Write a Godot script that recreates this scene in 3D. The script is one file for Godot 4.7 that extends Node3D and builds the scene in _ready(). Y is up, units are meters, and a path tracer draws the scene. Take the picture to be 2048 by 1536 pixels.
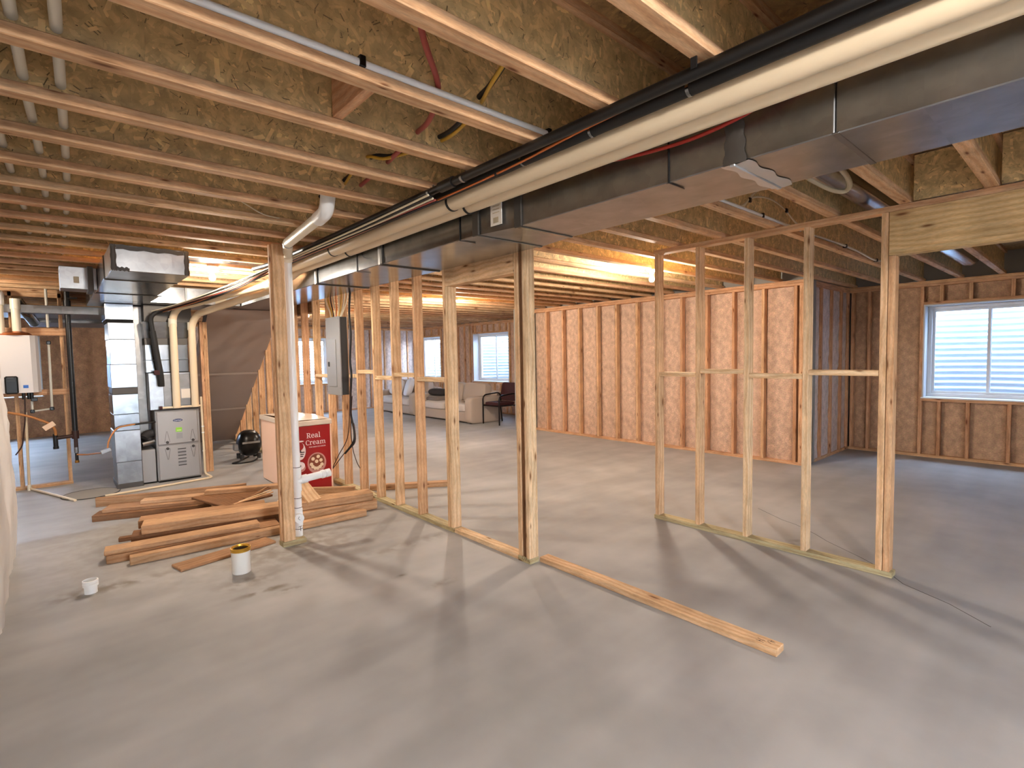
extends Node3D
# Unfinished basement: x runs along the floor joists, -z runs along the main duct, y is up. Metres.

const JB := 2.435      # underside of the joists
const JT := 2.737      # underside of the subfloor
var M := {}            # materials
var rng := RandomNumberGenerator.new()
var used := {}         # names already taken, per parent

# ---------------------------------------------------------------- bookkeeping
func numbered(called: String, parent: Node) -> String:
	var key = str(parent.get_instance_id()) + called
	var n = used.get(key, 0)
	used[key] = n + 1
	return called if n == 0 else "%s_%03d" % [called, n]

func obj(called: String, st: SurfaceTool, m: Material, parent: Node = self) -> MeshInstance3D:
	var o := MeshInstance3D.new()
	o.mesh = st.commit()
	o.material_override = null
	o.mesh.surface_set_material(0, m)
	o.name = numbered(called, parent)
	o.cast_shadow = GeometryInstance3D.SHADOW_CASTING_SETTING_ON
	parent.add_child(o, true)
	return o

func tag(o: Node, label: String, category: String, group := "") -> Node:
	o.set_meta("label", label)
	o.set_meta("category", category)
	if group != "":
		o.set_meta("group", group)
	return o

func thing(called: String, label: String, category: String, at := Vector3.ZERO, group := "") -> Node3D:
	var o := Node3D.new()
	o.name = numbered(called, self)
	add_child(o, true)
	o.position = at
	tag(o, label, category, group)
	return o

func struct(o: Node, label: String, category := "structure") -> Node:
	o.set_meta("kind", "structure")
	o.set_meta("label", label)
	o.set_meta("category", category)
	return o

# ---------------------------------------------------------------- shapes
func mb() -> SurfaceTool:
	var st := SurfaceTool.new()
	st.begin(Mesh.PRIMITIVE_TRIANGLES)
	return st

func vert(st: SurfaceTool, p: Vector3, n: Vector3, uv: Vector2) -> void:
	st.set_normal(n)
	st.set_uv(uv)
	st.add_vertex(p)

# a flat face; pts in ring order, any turn; out = a direction it must face
func face(st: SurfaceTool, pts: Array, out: Vector3, uvs: Array) -> void:
	var n: Vector3 = (pts[1] - pts[0]).cross(pts[2] - pts[0])
	if n.length_squared() < 1e-16:
		n = (pts[2] - pts[0]).cross(pts[3] - pts[0]) if pts.size() > 3 else out
	n = n.normalized()
	var flip := n.dot(out) > 0.0       # Godot's front faces run clockwise
	if n.dot(out) < 0.0:
		n = -n
	for k in range(1, pts.size() - 1):
		var ids = [0, k + 1, k] if flip else [0, k, k + 1]
		for i in ids:
			vert(st, pts[i], n, uvs[i])

# a chamfered box: xf places it, s its size; uv in metres, u along the longest side
func box(st: SurfaceTool, xf: Transform3D, s: Vector3, c := 0.003, uo := Vector2(-1, -1)) -> void:
	var h := s * 0.5
	c = min(c, 0.45 * min(h.x, min(h.y, h.z)) * 2.0)
	if uo.x < 0.0:
		uo = Vector2(rng.randf() * 3.0, rng.randf() * 3.0)
	var la := 0
	if s.y >= s.x and s.y >= s.z:
		la = 1
	elif s.z >= s.x and s.z >= s.y:
		la = 2
	var mapuv = func(p: Vector3, ax: int) -> Vector2:
		var o := [0, 1, 2]
		o.erase(ax)
		var u = la if la != ax else o[0]
		var v = o[0] if o[1] == u else o[1]
		return Vector2(p[u], p[v] + 0.37 * ax) + uo
	for ax in 3:
		var b1 = (ax + 1) % 3
		var b2 = (ax + 2) % 3
		for sg in [-1.0, 1.0]:
			var pts = []
			var uvs = []
			for q in [[-1, -1], [1, -1], [1, 1], [-1, 1]]:
				var p := Vector3.ZERO
				p[ax] = sg * h[ax]
				p[b1] = q[0] * (h[b1] - c)
				p[b2] = q[1] * (h[b2] - c)
				uvs.append(mapuv.call(p, ax))
				pts.append(xf * p)
			var out := Vector3.ZERO
			out[ax] = sg
			face(st, pts, xf.basis * out, uvs)
	if c < 0.0005:
		return
	# edges
	for ax in 3:
		var b1 = (ax + 1) % 3
		var b2 = (ax + 2) % 3
		for s1 in [-1.0, 1.0]:
			for s2 in [-1.0, 1.0]:
				var pts = []
				var uvs = []
				for q in [[-1, 0], [1, 0], [1, 1], [-1, 1]]:
					var p := Vector3.ZERO
					p[ax] = q[0] * (h[ax] - c)
					p[b1] = s1 * (h[b1] - (c if q[1] == 1 else 0.0))
					p[b2] = s2 * (h[b2] - (c if q[1] == 0 else 0.0))
					uvs.append(mapuv.call(p, b1))
					pts.append(xf * p)
				var out := Vector3.ZERO
				out[b1] = s1
				out[b2] = s2
				face(st, pts, xf.basis * out, uvs)
	for sx in [-1.0, 1.0]:
		for sy in [-1.0, 1.0]:
			for sz in [-1.0, 1.0]:
				var p0 := Vector3(sx * h.x, sy * (h.y - c), sz * (h.z - c))
				var p1 := Vector3(sx * (h.x - c), sy * h.y, sz * (h.z - c))
				var p2 := Vector3(sx * (h.x - c), sy * (h.y - c), sz * h.z)
				face(st, [xf * p0, xf * p1, xf * p2], xf.basis * Vector3(sx, sy, sz), [uo, uo, uo])

# an axis-aligned box from corner a to corner b
func bx(st: SurfaceTool, a: Vector3, b: Vector3, c := 0.003) -> void:
	var lo := Vector3(min(a.x, b.x), min(a.y, b.y), min(a.z, b.z))
	var hi := Vector3(max(a.x, b.x), max(a.y, b.y), max(a.z, b.z))
	box(st, Transform3D(Basis(), (lo + hi) * 0.5), hi - lo, c)

func one(a: Vector3, b: Vector3, c := 0.003) -> SurfaceTool:
	var st := mb()
	bx(st, a, b, c)
	return st

# a bar from p to q, up = direction of its height h, w across
func bar(st: SurfaceTool, p: Vector3, q: Vector3, up: Vector3, w: float, h: float, c := 0.003) -> void:
	var d := (q - p).normalized()
	var sx := up.cross(d).normalized()
	var uy := d.cross(sx).normalized()
	box(st, Transform3D(Basis(sx, uy, d), (p + q) * 0.5), Vector3(w, h, p.distance_to(q)), c)

func frames(pts: Array) -> Array:
	var out = []
	var up := Vector3.UP
	var t0: Vector3 = (pts[1] - pts[0]).normalized()
	if abs(t0.dot(up)) > 0.9:
		up = Vector3.RIGHT
	var s := up.cross(t0).normalized()
	for i in pts.size():
		var a: Vector3 = pts[max(i - 1, 0)]
		var b: Vector3 = pts[min(i + 1, pts.size() - 1)]
		var t := (b - a).normalized()
		s = (s - t * s.dot(t)).normalized()
		out.append([pts[i], s, t.cross(s).normalized(), t])
	return out

# a round tube through pts
func tube(st: SurfaceTool, pts: Array, r: float, sides := 12, caps := true) -> void:
	var fr = frames(pts)
	var u := 0.0
	for i in range(fr.size() - 1):
		var A = fr[i]
		var B = fr[i + 1]
		var l: float = A[0].distance_to(B[0])
		for k in sides:
			var a0 = TAU * k / sides
			var a1 = TAU * (k + 1) / sides
			var nA0: Vector3 = A[1] * cos(a0) + A[2] * sin(a0)
			var nA1: Vector3 = A[1] * cos(a1) + A[2] * sin(a1)
			var nB0: Vector3 = B[1] * cos(a0) + B[2] * sin(a0)
			var nB1: Vector3 = B[1] * cos(a1) + B[2] * sin(a1)
			var v0 = a0 * r
			var v1 = a1 * r
			var q = [[A[0] + nA0 * r, nA0, Vector2(u, v0)], [B[0] + nB0 * r, nB0, Vector2(u + l, v0)], [B[0] + nB1 * r, nB1, Vector2(u + l, v1)], [A[0] + nA1 * r, nA1, Vector2(u, v1)]]
			for i2 in [0, 1, 2, 0, 2, 3]:
				vert(st, q[i2][0], q[i2][1], q[i2][2])
		u += l
	if caps:
		for e in [0, fr.size() - 1]:
			var F = fr[e]
			var ring = []
			var uvs = []
			for k in sides:
				var a = TAU * k / sides
				ring.append(F[0] + (F[1] * cos(a) + F[2] * sin(a)) * r)
				uvs.append(Vector2(cos(a), sin(a)) * r)
			face(st, ring, F[3] * (-1.0 if e == 0 else 1.0), uvs)

func tubed(pts: Array, r: float, sides := 12) -> SurfaceTool:
	var st := mb()
	tube(st, pts, r, sides)
	return st

# points of a smooth curve through given ones
func smooth(pts: Array, n := 8) -> Array:
	var c := Curve3D.new()
	for i in pts.size():
		var t := Vector3.ZERO
		if i > 0 and i < pts.size() - 1:
			t = (pts[i + 1] - pts[i - 1]) / 6.0
		c.add_point(pts[i], -t, t)
	var out = []
	for i in pts.size() - 1:
		for k in n:
			out.append(c.sample(i, float(k) / n))
	out.append(pts[-1])
	return out

# round corners of a polyline
func bend(pts: Array, r: float, n := 6) -> Array:
	var out = [pts[0]]
	for i in range(1, pts.size() - 1):
		var p: Vector3 = pts[i]
		var a: Vector3 = p + (pts[i - 1] - p).normalized() * r
		var b: Vector3 = p + (pts[i + 1] - p).normalized() * r
		for k in n + 1:
			var t = float(k) / n
			out.append(a.lerp(p, t).lerp(p.lerp(b, t), t))
	out.append(pts[-1])
	return out

# a lathed profile [[r, y], ...] round a vertical axis at c; sharp profile edges where points repeat
func lathe(st: SurfaceTool, c: Vector3, prof: Array, sides := 28) -> void:
	for i in prof.size() - 1:
		var a = prof[i]
		var b = prof[i + 1]
		var d := Vector2(b[0] - a[0], b[1] - a[1])
		if d.length() < 1e-6:
			continue
		var n2 := Vector2(d.y, -d.x).normalized()
		for k in sides:
			var t0 = TAU * k / sides
			var t1 = TAU * (k + 1) / sides
			var q = []
			for e in [[a, t0], [b, t0], [b, t1], [a, t1]]:
				var dir := Vector3(cos(e[1]), 0, sin(e[1]))
				q.append([c + dir * e[0][0] + Vector3(0, e[0][1], 0), dir * n2.x + Vector3(0, n2.y, 0), Vector2(e[1] * 0.2, e[0][1])])
			for j in [0, 2, 1, 0, 3, 2]:
				vert(st, q[j][0], q[j][1], q[j][2])

# a sheet of nu x nv cells: f(u, v) gives its points; smooth
func sheet(st: SurfaceTool, nu: int, nv: int, f: Callable, out: Vector3, uvs := Vector2(1, 1), uo := Vector2.ZERO) -> void:
	var P = []
	for j in nv + 1:
		var row = []
		for i in nu + 1:
			row.append(f.call(float(i) / nu, float(j) / nv))
		P.append(row)
	var N = []
	for j in nv + 1:
		var row = []
		for i in nu + 1:
			var du: Vector3 = P[j][min(i + 1, nu)] - P[j][max(i - 1, 0)]
			var dv: Vector3 = P[min(j + 1, nv)][i] - P[max(j - 1, 0)][i]
			var n := du.cross(dv).normalized()
			if out == Vector3.ZERO or n.dot(out) < 0.0:
				n = -n
			row.append(n)
		N.append(row)
	var a: Vector3 = P[0][0]
	var g: Vector3 = (P[0][1] - a).cross(P[1][0] - a)
	var turn = g.dot(N[0][0]) > 0.0
	for j in nv:
		for i in nu:
			var q = [[i, j], [i + 1, j], [i + 1, j + 1], [i, j + 1]]
			var ids = [0, 2, 1, 0, 3, 2] if turn else [0, 1, 2, 0, 2, 3]
			for k in ids:
				var x = q[k][0]
				var y = q[k][1]
				vert(st, P[y][x], N[y][x], Vector2(float(x) / nu * uvs.x, float(y) / nv * uvs.y) + uo)

# a soft cushion: a rounded box (superellipsoid), puffed
func cushion(st: SurfaceTool, xf: Transform3D, s: Vector3, e := 0.35, nu := 28, nv := 16) -> void:
	var pw = func(x: float, k: float) -> float:
		return sign(x) * pow(abs(x), k)
	sheet(st, nu, nv, func(u: float, v: float) -> Vector3:
		var a = (u - 0.5) * TAU
		var b = (v - 0.5) * PI * 0.998
		var p := Vector3(pw.call(cos(b), e) * pw.call(cos(a), e), pw.call(sin(b), e * 1.5), pw.call(cos(b), e) * pw.call(sin(a), e))
		return xf * (p * s * 0.5), Vector3.ZERO, Vector2(s.x * 2 + s.z * 2, s.y + s.x))

func text_mesh(txt: String, size: float, depth: float, fonts: PackedStringArray, m: Material, called: String, parent: Node, xf: Transform3D, italic := false) -> MeshInstance3D:
	var t := TextMesh.new()
	var f := SystemFont.new()
	f.font_names = fonts
	f.font_italic = italic
	t.font = f
	t.text = txt
	t.font_size = 64
	t.pixel_size = size / 64.0
	t.depth = depth
	t.material = m
	var o := MeshInstance3D.new()
	o.mesh = t
	o.name = numbered(called, parent)
	parent.add_child(o, true)
	o.transform = xf
	return o

# ---------------------------------------------------------------- textures and materials
func make_tex(w: int, h: int, f: Callable) -> Image:
	var b := PackedByteArray()
	b.resize(w * h * 3)
	var i := 0
	for y in h:
		for x in w:
			var c: Color = f.call(x, y)
			b[i] = int(clampf(c.r, 0, 1) * 255.0)
			b[i + 1] = int(clampf(c.g, 0, 1) * 255.0)
			b[i + 2] = int(clampf(c.b, 0, 1) * 255.0)
			i += 3
	return Image.create_from_data(w, h, false, Image.FORMAT_RGB8, b)

func fnoise(sd: int, freq: float, oct := 4, kind := FastNoiseLite.TYPE_SIMPLEX_SMOOTH) -> FastNoiseLite:
	var n := FastNoiseLite.new()
	n.seed = sd
	n.noise_type = kind
	n.frequency = freq
	n.fractal_type = FastNoiseLite.FRACTAL_FBM
	n.fractal_octaves = oct
	return n

func wood_image() -> Image:
	var W := 1024
	var H := 256
	var n1 := fnoise(11, 1.0, 3)
	var n2 := fnoise(12, 1.0, 2)
	var knots = []
	var r := RandomNumberGenerator.new()
	r.seed = 5
	for k in 9:
		knots.append([r.randf() * W, r.randf_range(12, H - 12), r.randf_range(2.0, 4.6)])
	return make_tex(W, H, func(x: int, y: int) -> Color:
		var a = TAU * x / W
		var cx = cos(a)
		var cy = sin(a)
		var v = float(y) / H
		var warp = n2.get_noise_3d(cx * 0.7, cy * 0.7, v * 1.6) * 0.75
		var dark := 0.0
		for k in knots:
			var dx = abs(x - k[0])
			dx = min(dx, W - dx)
			if dx > 70:
				continue
			var dy = y - k[1]
			var d2 = (dx * dx * 0.35 + dy * dy * 2.2) / (k[2] * k[2] * 4.0)
			if d2 < 12.0:
				dark += exp(-d2)
				warp += 0.35 * exp(-d2 * 0.25) * sign(dy)
		var ring = sin((v * 9.0 + warp) * TAU) * 0.5 + 0.5
		var fine = n1.get_noise_3d(cx * 9.0, cy * 9.0, v * 60.0)
		var big = n2.get_noise_3d(cx * 1.5 + 7.0, cy * 1.5, v * 1.2)
		var l = 0.90 - 0.065 * pow(ring, 2.0) + 0.09 * fine + 0.10 * big
		var c := Color(l, l * (0.975 - 0.05 * ring), l * (0.94 - 0.09 * ring))
		return c.lerp(Color(0.36, 0.22, 0.13), clampf(dark * 0.85, 0.0, 0.75)))

func osb_images() -> Array:
	var S := 1024
	var px := PackedFloat32Array()
	px.resize(S * S)
	var py := PackedFloat32Array()
	py.resize(S * S)
	px.fill(0.80)
	var r := RandomNumberGenerator.new()
	r.seed = 77
	for k in 3400:
		var cx = r.randf() * S
		var cy = r.randf() * S
		var L = r.randf_range(12, 46)
		var Wd = r.randf_range(4, 12)
		var thin = r.randf() < 0.13
		if thin:
			Wd = r.randf_range(1.2, 2.2)
			L = r.randf_range(8, 26)
		var an = r.randf() * PI
		var tone = 0.50 if thin else r.randf_range(0.77, 0.90)
		if not thin and r.randf() < 0.06:
			tone = 0.98
		var hgt = r.randf_range(0.3, 1.0) if not thin else 0.0
		var ca = cos(an)
		var sa = sin(an)
		var R = int(L + 2)
		for yy in range(-R, R):
			# bounds of the strand on this row
			for xx in range(-R, R):
				var u = xx * ca + yy * sa
				if abs(u) > L:
					continue
				var v = -xx * sa + yy * ca
				if abs(v) > Wd:
					continue
				var i = posmod(int(cy) + yy, S) * S + posmod(int(cx) + xx, S)
				px[i] = tone + 0.03 * sin(v * 2.1 + k)
				py[i] = hgt + 0.12 * u / L
	var n := fnoise(31, 0.01, 3)
	var im := make_tex(S, S, func(x: int, y: int) -> Color:
		var t = px[y * S + x] + 0.12 * n.get_noise_2d(x, y)
		return Color(t, t * 0.945, t * 0.83))
	var hm := make_tex(S, S, func(x: int, y: int) -> Color:
		var t = py[y * S + x]
		return Color(t, t, t))
	hm.bump_map_to_normal_map(3.0)
	return [im, hm]

func fibre_images() -> Array:
	var S := 512
	var a := fnoise(41, 0.012, 4)
	var b := fnoise(42, 0.05, 3)
	var c := fnoise(43, 0.03, 3)
	var seam = func(n: FastNoiseLite, x: float, y: float, k: float) -> float:
		var u = x / S
		var f0 = n.get_noise_2d(x, y * k)
		var f1 = n.get_noise_2d(x - S, y * k)
		return lerpf(f0, f1, smoothstep(0.75, 1.0, u))
	var im := make_tex(S, S, func(x: int, y: int) -> Color:
		var t = 0.87 + 0.13 * seam.call(a, x, y, 1.0) + 0.10 * seam.call(b, x, y, 2.5)
		return Color(t, t * (0.97 + 0.05 * b.get_noise_2d(y, x)), t * 0.95))
	var hm := make_tex(S, S, func(x: int, y: int) -> Color:
		var t = 0.5 + 0.5 * seam.call(c, x, y, 3.0) + 0.25 * seam.call(b, x, y, 1.0)
		return Color(t, t, t))
	hm.bump_map_to_normal_map(5.0)
	return [im, hm]

func floor_image() -> Image:
	# 1024 x 1536 over x -2.5..9.5 (12 m) and z -15..4 (19 m)
	var W := 1024
	var H := 1536
	var a := fnoise(51, 0.006, 4)
	var b := fnoise(52, 0.03, 4)
	var t := fnoise(53, 0.02, 3)
	var marks = [[0.98, -3.62, 0.16, 0.035, 0.5], [1.10, -3.52, 0.07, 0.03, 0.5], [0.93, -3.85, 0.16, 0.10, 0.25], [1.9, -2.9, 0.10, 0.04, 0.25], [0.35, -4.42, 0.2, 0.05, 0.3], [0.1, -4.42, 0.16, 0.1, 0.35],
		[1.75, -3.2, 0.05, 0.02, 0.3], [2.1, -3.7, 0.5, 0.06, 0.18], [4.35, -1.55, 0.10, 0.05, 0.3], [1.4, -4.35, 0.5, 0.4, 0.2], [1.2, -5.4, 1.2, 1.0, 0.16]]
	return make_tex(W, H, func(x: int, y: int) -> Color:
		var X = -2.5 + 12.0 * x / W
		var Z = -15.0 + 19.0 * y / H
		var l = 0.80 + 0.09 * a.get_noise_2d(x, y) + 0.035 * b.get_noise_2d(x, y) + 0.04 * t.get_noise_2d(x * 0.3, y * 2.0)
		var c := Color(l, l * 0.985, l * 0.965)
		for m in marks:
			var dx = (X - m[0]) / m[2]
			var dz = (Z - m[1]) / m[3]
			var d2 = dx * dx + dz * dz
			if d2 < 5.0:
				var k = m[4] * exp(-d2) * clampf(0.7 + 1.1 * b.get_noise_2d(x * 3, y * 3) * 2.0, 0.0, 1.4)
				c = c.lerp(Color(0.42, 0.36, 0.26), clampf(k, 0.0, 0.8))
		return c)

func metal_image() -> Image:
	var c := fnoise(61, 0.045, 1, FastNoiseLite.TYPE_CELLULAR)
	c.cellular_return_type = FastNoiseLite.RETURN_CELL_VALUE
	var n := fnoise(62, 0.008, 4)
	return make_tex(512, 512, func(x: int, y: int) -> Color:
		var t = 0.90 + 0.02 * c.get_noise_2d(x, y) + 0.10 * n.get_noise_2d(x, y)
		return Color(t, t, t))

func tex(im: Image) -> ImageTexture:
	return ImageTexture.create_from_image(im)

func mat(called: String, c: Color, rough := 0.6, metal := 0.0) -> StandardMaterial3D:
	var m := StandardMaterial3D.new()
	m.resource_name = called
	m.albedo_color = c
	m.roughness = rough
	m.metallic = metal
	M[called] = m
	return m

func materials() -> void:
	var wt := tex(wood_image())
	var woods = {
		"pine": Color(0.95, 0.82, 0.67), "fir": Color(0.91, 0.76, 0.61), "pink_fir": Color(0.90, 0.73, 0.59), "pale_pine": Color(0.97, 0.87, 0.73), "treated": Color(0.80, 0.77, 0.63),
		"pile_wood": Color(0.83, 0.69, 0.55), "old_wood": Color(0.74, 0.59, 0.46), "dark_wood": Color(0.56, 0.42, 0.31), "yellow_pine": Color(0.98, 0.88, 0.68), "far_wood": Color(0.86, 0.68, 0.54)}
	for k in woods:
		var m = mat(k, woods[k], 0.72)
		m.albedo_texture = wt
		m.metallic_specular = 0.3
		m.uv1_scale = Vector3(1.0 / 2.3, 1.0 / 0.34, 1)
	var ob = osb_images()
	var ot := tex(ob[0])
	var on := tex(ob[1])
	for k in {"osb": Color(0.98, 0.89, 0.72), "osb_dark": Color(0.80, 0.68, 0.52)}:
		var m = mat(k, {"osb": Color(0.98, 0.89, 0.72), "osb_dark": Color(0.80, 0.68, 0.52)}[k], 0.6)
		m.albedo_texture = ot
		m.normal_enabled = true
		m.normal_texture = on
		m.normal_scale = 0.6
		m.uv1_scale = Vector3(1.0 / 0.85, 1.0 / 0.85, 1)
	var fb = fibre_images()
	var ft := tex(fb[0])
	var fnm := tex(fb[1])
	var fibres = {"fibre": Color(0.90, 0.775, 0.68), "fibre_tan": Color(0.84, 0.70, 0.57), "fibre_white": Color(0.92, 0.86, 0.83), "fibre_brown": Color(0.84, 0.69, 0.56)}
	for k in fibres:
		var m = mat(k, fibres[k], 0.85 if k != "fibre_white" else 0.45)
		m.albedo_texture = ft
		m.normal_enabled = true
		m.normal_texture = fnm
		m.normal_scale = 0.5
		m.uv1_scale = Vector3(1.6, 1.1, 1)
	var fl = mat("concrete", Color(0.80, 0.80, 0.80), 0.55)
	fl.albedo_texture = tex(floor_image())
	fl.metallic_specular = 0.35
	var cw = mat("concrete_wall", Color(0.6, 0.58, 0.55), 0.9)
	cw.metallic_specular = 0.2
	var mt := tex(metal_image())
	for k in {"galv": 0.30, "galv_shiny": 0.17, "galv_dull": 0.42}:
		var m = mat(k, {"galv": Color(0.68, 0.685, 0.69), "galv_shiny": Color(0.64, 0.655, 0.67), "galv_dull": Color(0.58, 0.57, 0.56)}[k], {"galv": 0.30, "galv_shiny": 0.20, "galv_dull": 0.42}[k], 1.0)
		m.albedo_texture = mt
		m.uv1_scale = Vector3(1.0, 1.0, 1)
	var bl = mat("blanket_vinyl", Color(0.82, 0.80, 0.78), 0.35)
	bl.metallic_specular = 0.4
	mat("mastic", Color(0.30, 0.28, 0.26), 0.5, 0.3)
	mat("foil", Color(0.80, 0.82, 0.84), 0.34, 0.75)
	mat("mastic_light", Color(0.72, 0.66, 0.55), 0.7)
	mat("pvc", Color(0.90, 0.87, 0.79), 0.35)
	mat("pvc_white", Color(0.93, 0.93, 0.92), 0.3)
	mat("pvc_cream", Color(0.88, 0.80, 0.67), 0.38)
	mat("pex", Color(0.84, 0.82, 0.76), 0.4)
	mat("black_pipe", Color(0.055, 0.05, 0.05), 0.4)
	mat("black_foam", Color(0.045, 0.04, 0.04), 0.65)
	mat("black_plastic", Color(0.03, 0.03, 0.032), 0.3)
	mat("black_line", Color(0.06, 0.055, 0.06), 0.6)
	mat("copper", Color(0.83, 0.50, 0.30), 0.3, 0.9)
	mat("brass", Color(0.72, 0.52, 0.25), 0.35, 0.9)
	mat("red_tube", Color(0.62, 0.16, 0.11), 0.45)
	mat("pink_tube", Color(0.62, 0.28, 0.24), 0.5)
	mat("yellow_cable", Color(0.75, 0.58, 0.18), 0.45)
	mat("white_cable", Color(0.86, 0.81, 0.70), 0.45)
	mat("brown_wire", Color(0.20, 0.09, 0.05), 0.5)
	mat("tan_hose", Color(0.72, 0.47, 0.25), 0.5)
	mat("tag_paper", Color(0.93, 0.80, 0.68), 0.8)
	mat("paper", Color(0.90, 0.87, 0.82), 0.7)
	mat("steel", Color(0.6, 0.6, 0.6), 0.35, 0.9)
	mat("panel_grey", Color(0.56, 0.56, 0.56), 0.4, 0.2)
	mat("panel_dark", Color(0.16, 0.16, 0.16), 0.5)
	mat("furnace_grey", Color(0.62, 0.61, 0.60), 0.42, 0.25)
	mat("furnace_mark", Color(0.22, 0.21, 0.21), 0.6)
	mat("navy", Color(0.07, 0.13, 0.33), 0.35)
	mat("silver_print", Color(0.85, 0.87, 0.9), 0.4)
	mat("green_label", Color(0.55, 0.80, 0.25), 0.5)
	mat("drywall", Color(0.62, 0.55, 0.51), 0.9)
	mat("drywall_tape", Color(0.72, 0.65, 0.60), 0.9)
	mat("heater_white", Color(0.86, 0.84, 0.83), 0.3)
	mat("blue_label", Color(0.14, 0.40, 0.75), 0.4)
	mat("vinyl_white", Color(0.90, 0.91, 0.92), 0.35)
	mat("jamb_white", Color(0.82, 0.83, 0.84), 0.5)
	var gl = mat("glass", Color(0.9, 0.95, 1.0, 0.06), 0.03)
	gl.transparency = BaseMaterial3D.TRANSPARENCY_ALPHA
	mat("well_metal", Color(0.80, 0.86, 0.92), 0.45, 0.25)
	mat("gravel", Color(0.5, 0.48, 0.45), 0.95)
	mat("bin_wood", Color(0.93, 0.76, 0.64), 0.5)
	mat("bin_rim", Color(0.83, 0.76, 0.68), 0.4)
	mat("bin_red", Color(0.60, 0.035, 0.045), 0.35)
	mat("print_white", Color(0.95, 0.88, 0.86), 0.5)
	mat("print_pink", Color(0.78, 0.55, 0.50), 0.5)
	mat("print_brown", Color(0.50, 0.24, 0.12), 0.5)
	mat("print_cream", Color(0.92, 0.82, 0.68), 0.5)
	mat("print_dark", Color(0.12, 0.06, 0.08), 0.5)
	mat("sofa", Color(0.70, 0.63, 0.57), 0.9)
	mat("sofa_light", Color(0.80, 0.76, 0.73), 0.9)
	mat("pillow_white", Color(0.88, 0.87, 0.88), 0.9)
	mat("throw_dark", Color(0.20, 0.17, 0.16), 1.0)
	mat("throw_mixed", Color(0.50, 0.45, 0.42), 1.0)
	mat("maroon", Color(0.22, 0.05, 0.06), 0.75)
	mat("dark_bronze", Color(0.09, 0.05, 0.045), 0.3, 0.5)
	mat("can_white", Color(0.90, 0.89, 0.86), 0.45)
	mat("can_gold", Color(0.80, 0.62, 0.24), 0.35, 0.7)
	mat("can_inside", Color(0.26, 0.20, 0.13), 0.7)
	mat("porcelain", Color(0.92, 0.90, 0.86), 0.3)
	mat("ink", Color(0.10, 0.09, 0.09), 0.8)
	mat("crack", Color(0.26, 0.25, 0.24), 1.0)
	mat("grey_band", Color(0.55, 0.54, 0.53), 0.5)
	mat("dark_gap", Color(0.05, 0.045, 0.04), 0.9)
	var b = mat("bulb_glow", Color(1, 0.95, 0.88), 0.4)
	b.emission_enabled = true
	b.emission = Color(1.0, 0.93, 0.84)
	b.emission_energy_multiplier = 14.0

# ---------------------------------------------------------------- camera, sky, exposure
func camera_and_sky() -> void:
	var cam := Camera3D.new()
	cam.name = "camera"
	cam.position = Vector3(0, 1.522, 0)
	cam.rotation_order = EULER_ORDER_YXZ
	cam.rotation = Vector3(-0.05511117, -0.72432156, -0.01858009)
	cam.fov = 72.8474
	cam.near = 0.02
	cam.far = 200.0
	add_child(cam)
	cam.current = true
	var we := WorldEnvironment.new()
	we.name = "world"
	var e := Environment.new()
	e.background_mode = Environment.BG_SKY
	var sky := Sky.new()
	var sm := ProceduralSkyMaterial.new()
	sm.sky_top_color = Color(0.74, 0.85, 1.0)
	sm.sky_horizon_color = Color(0.90, 0.95, 1.0)
	sm.ground_bottom_color = Color(0.40, 0.40, 0.40)
	sm.ground_horizon_color = Color(0.6, 0.62, 0.64)
	sm.sky_curve = 0.3
	sm.energy_multiplier = 1.0
	sky.sky_material = sm
	e.sky = sky
	e.background_energy_multiplier = SKY_ENERGY
	e.ambient_light_source = Environment.AMBIENT_SOURCE_DISABLED
	e.tonemap_mode = Environment.TONE_MAPPER_LINEAR
	e.tonemap_exposure = EXPOSURE
	e.sdfgi_enabled = true
	e.ssao_enabled = true
	e.ssil_enabled = true
	we.environment = e
	add_child(we)

const EXPOSURE := 1.4
const SKY_ENERGY := 46.0
const BULB := 2.9

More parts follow.
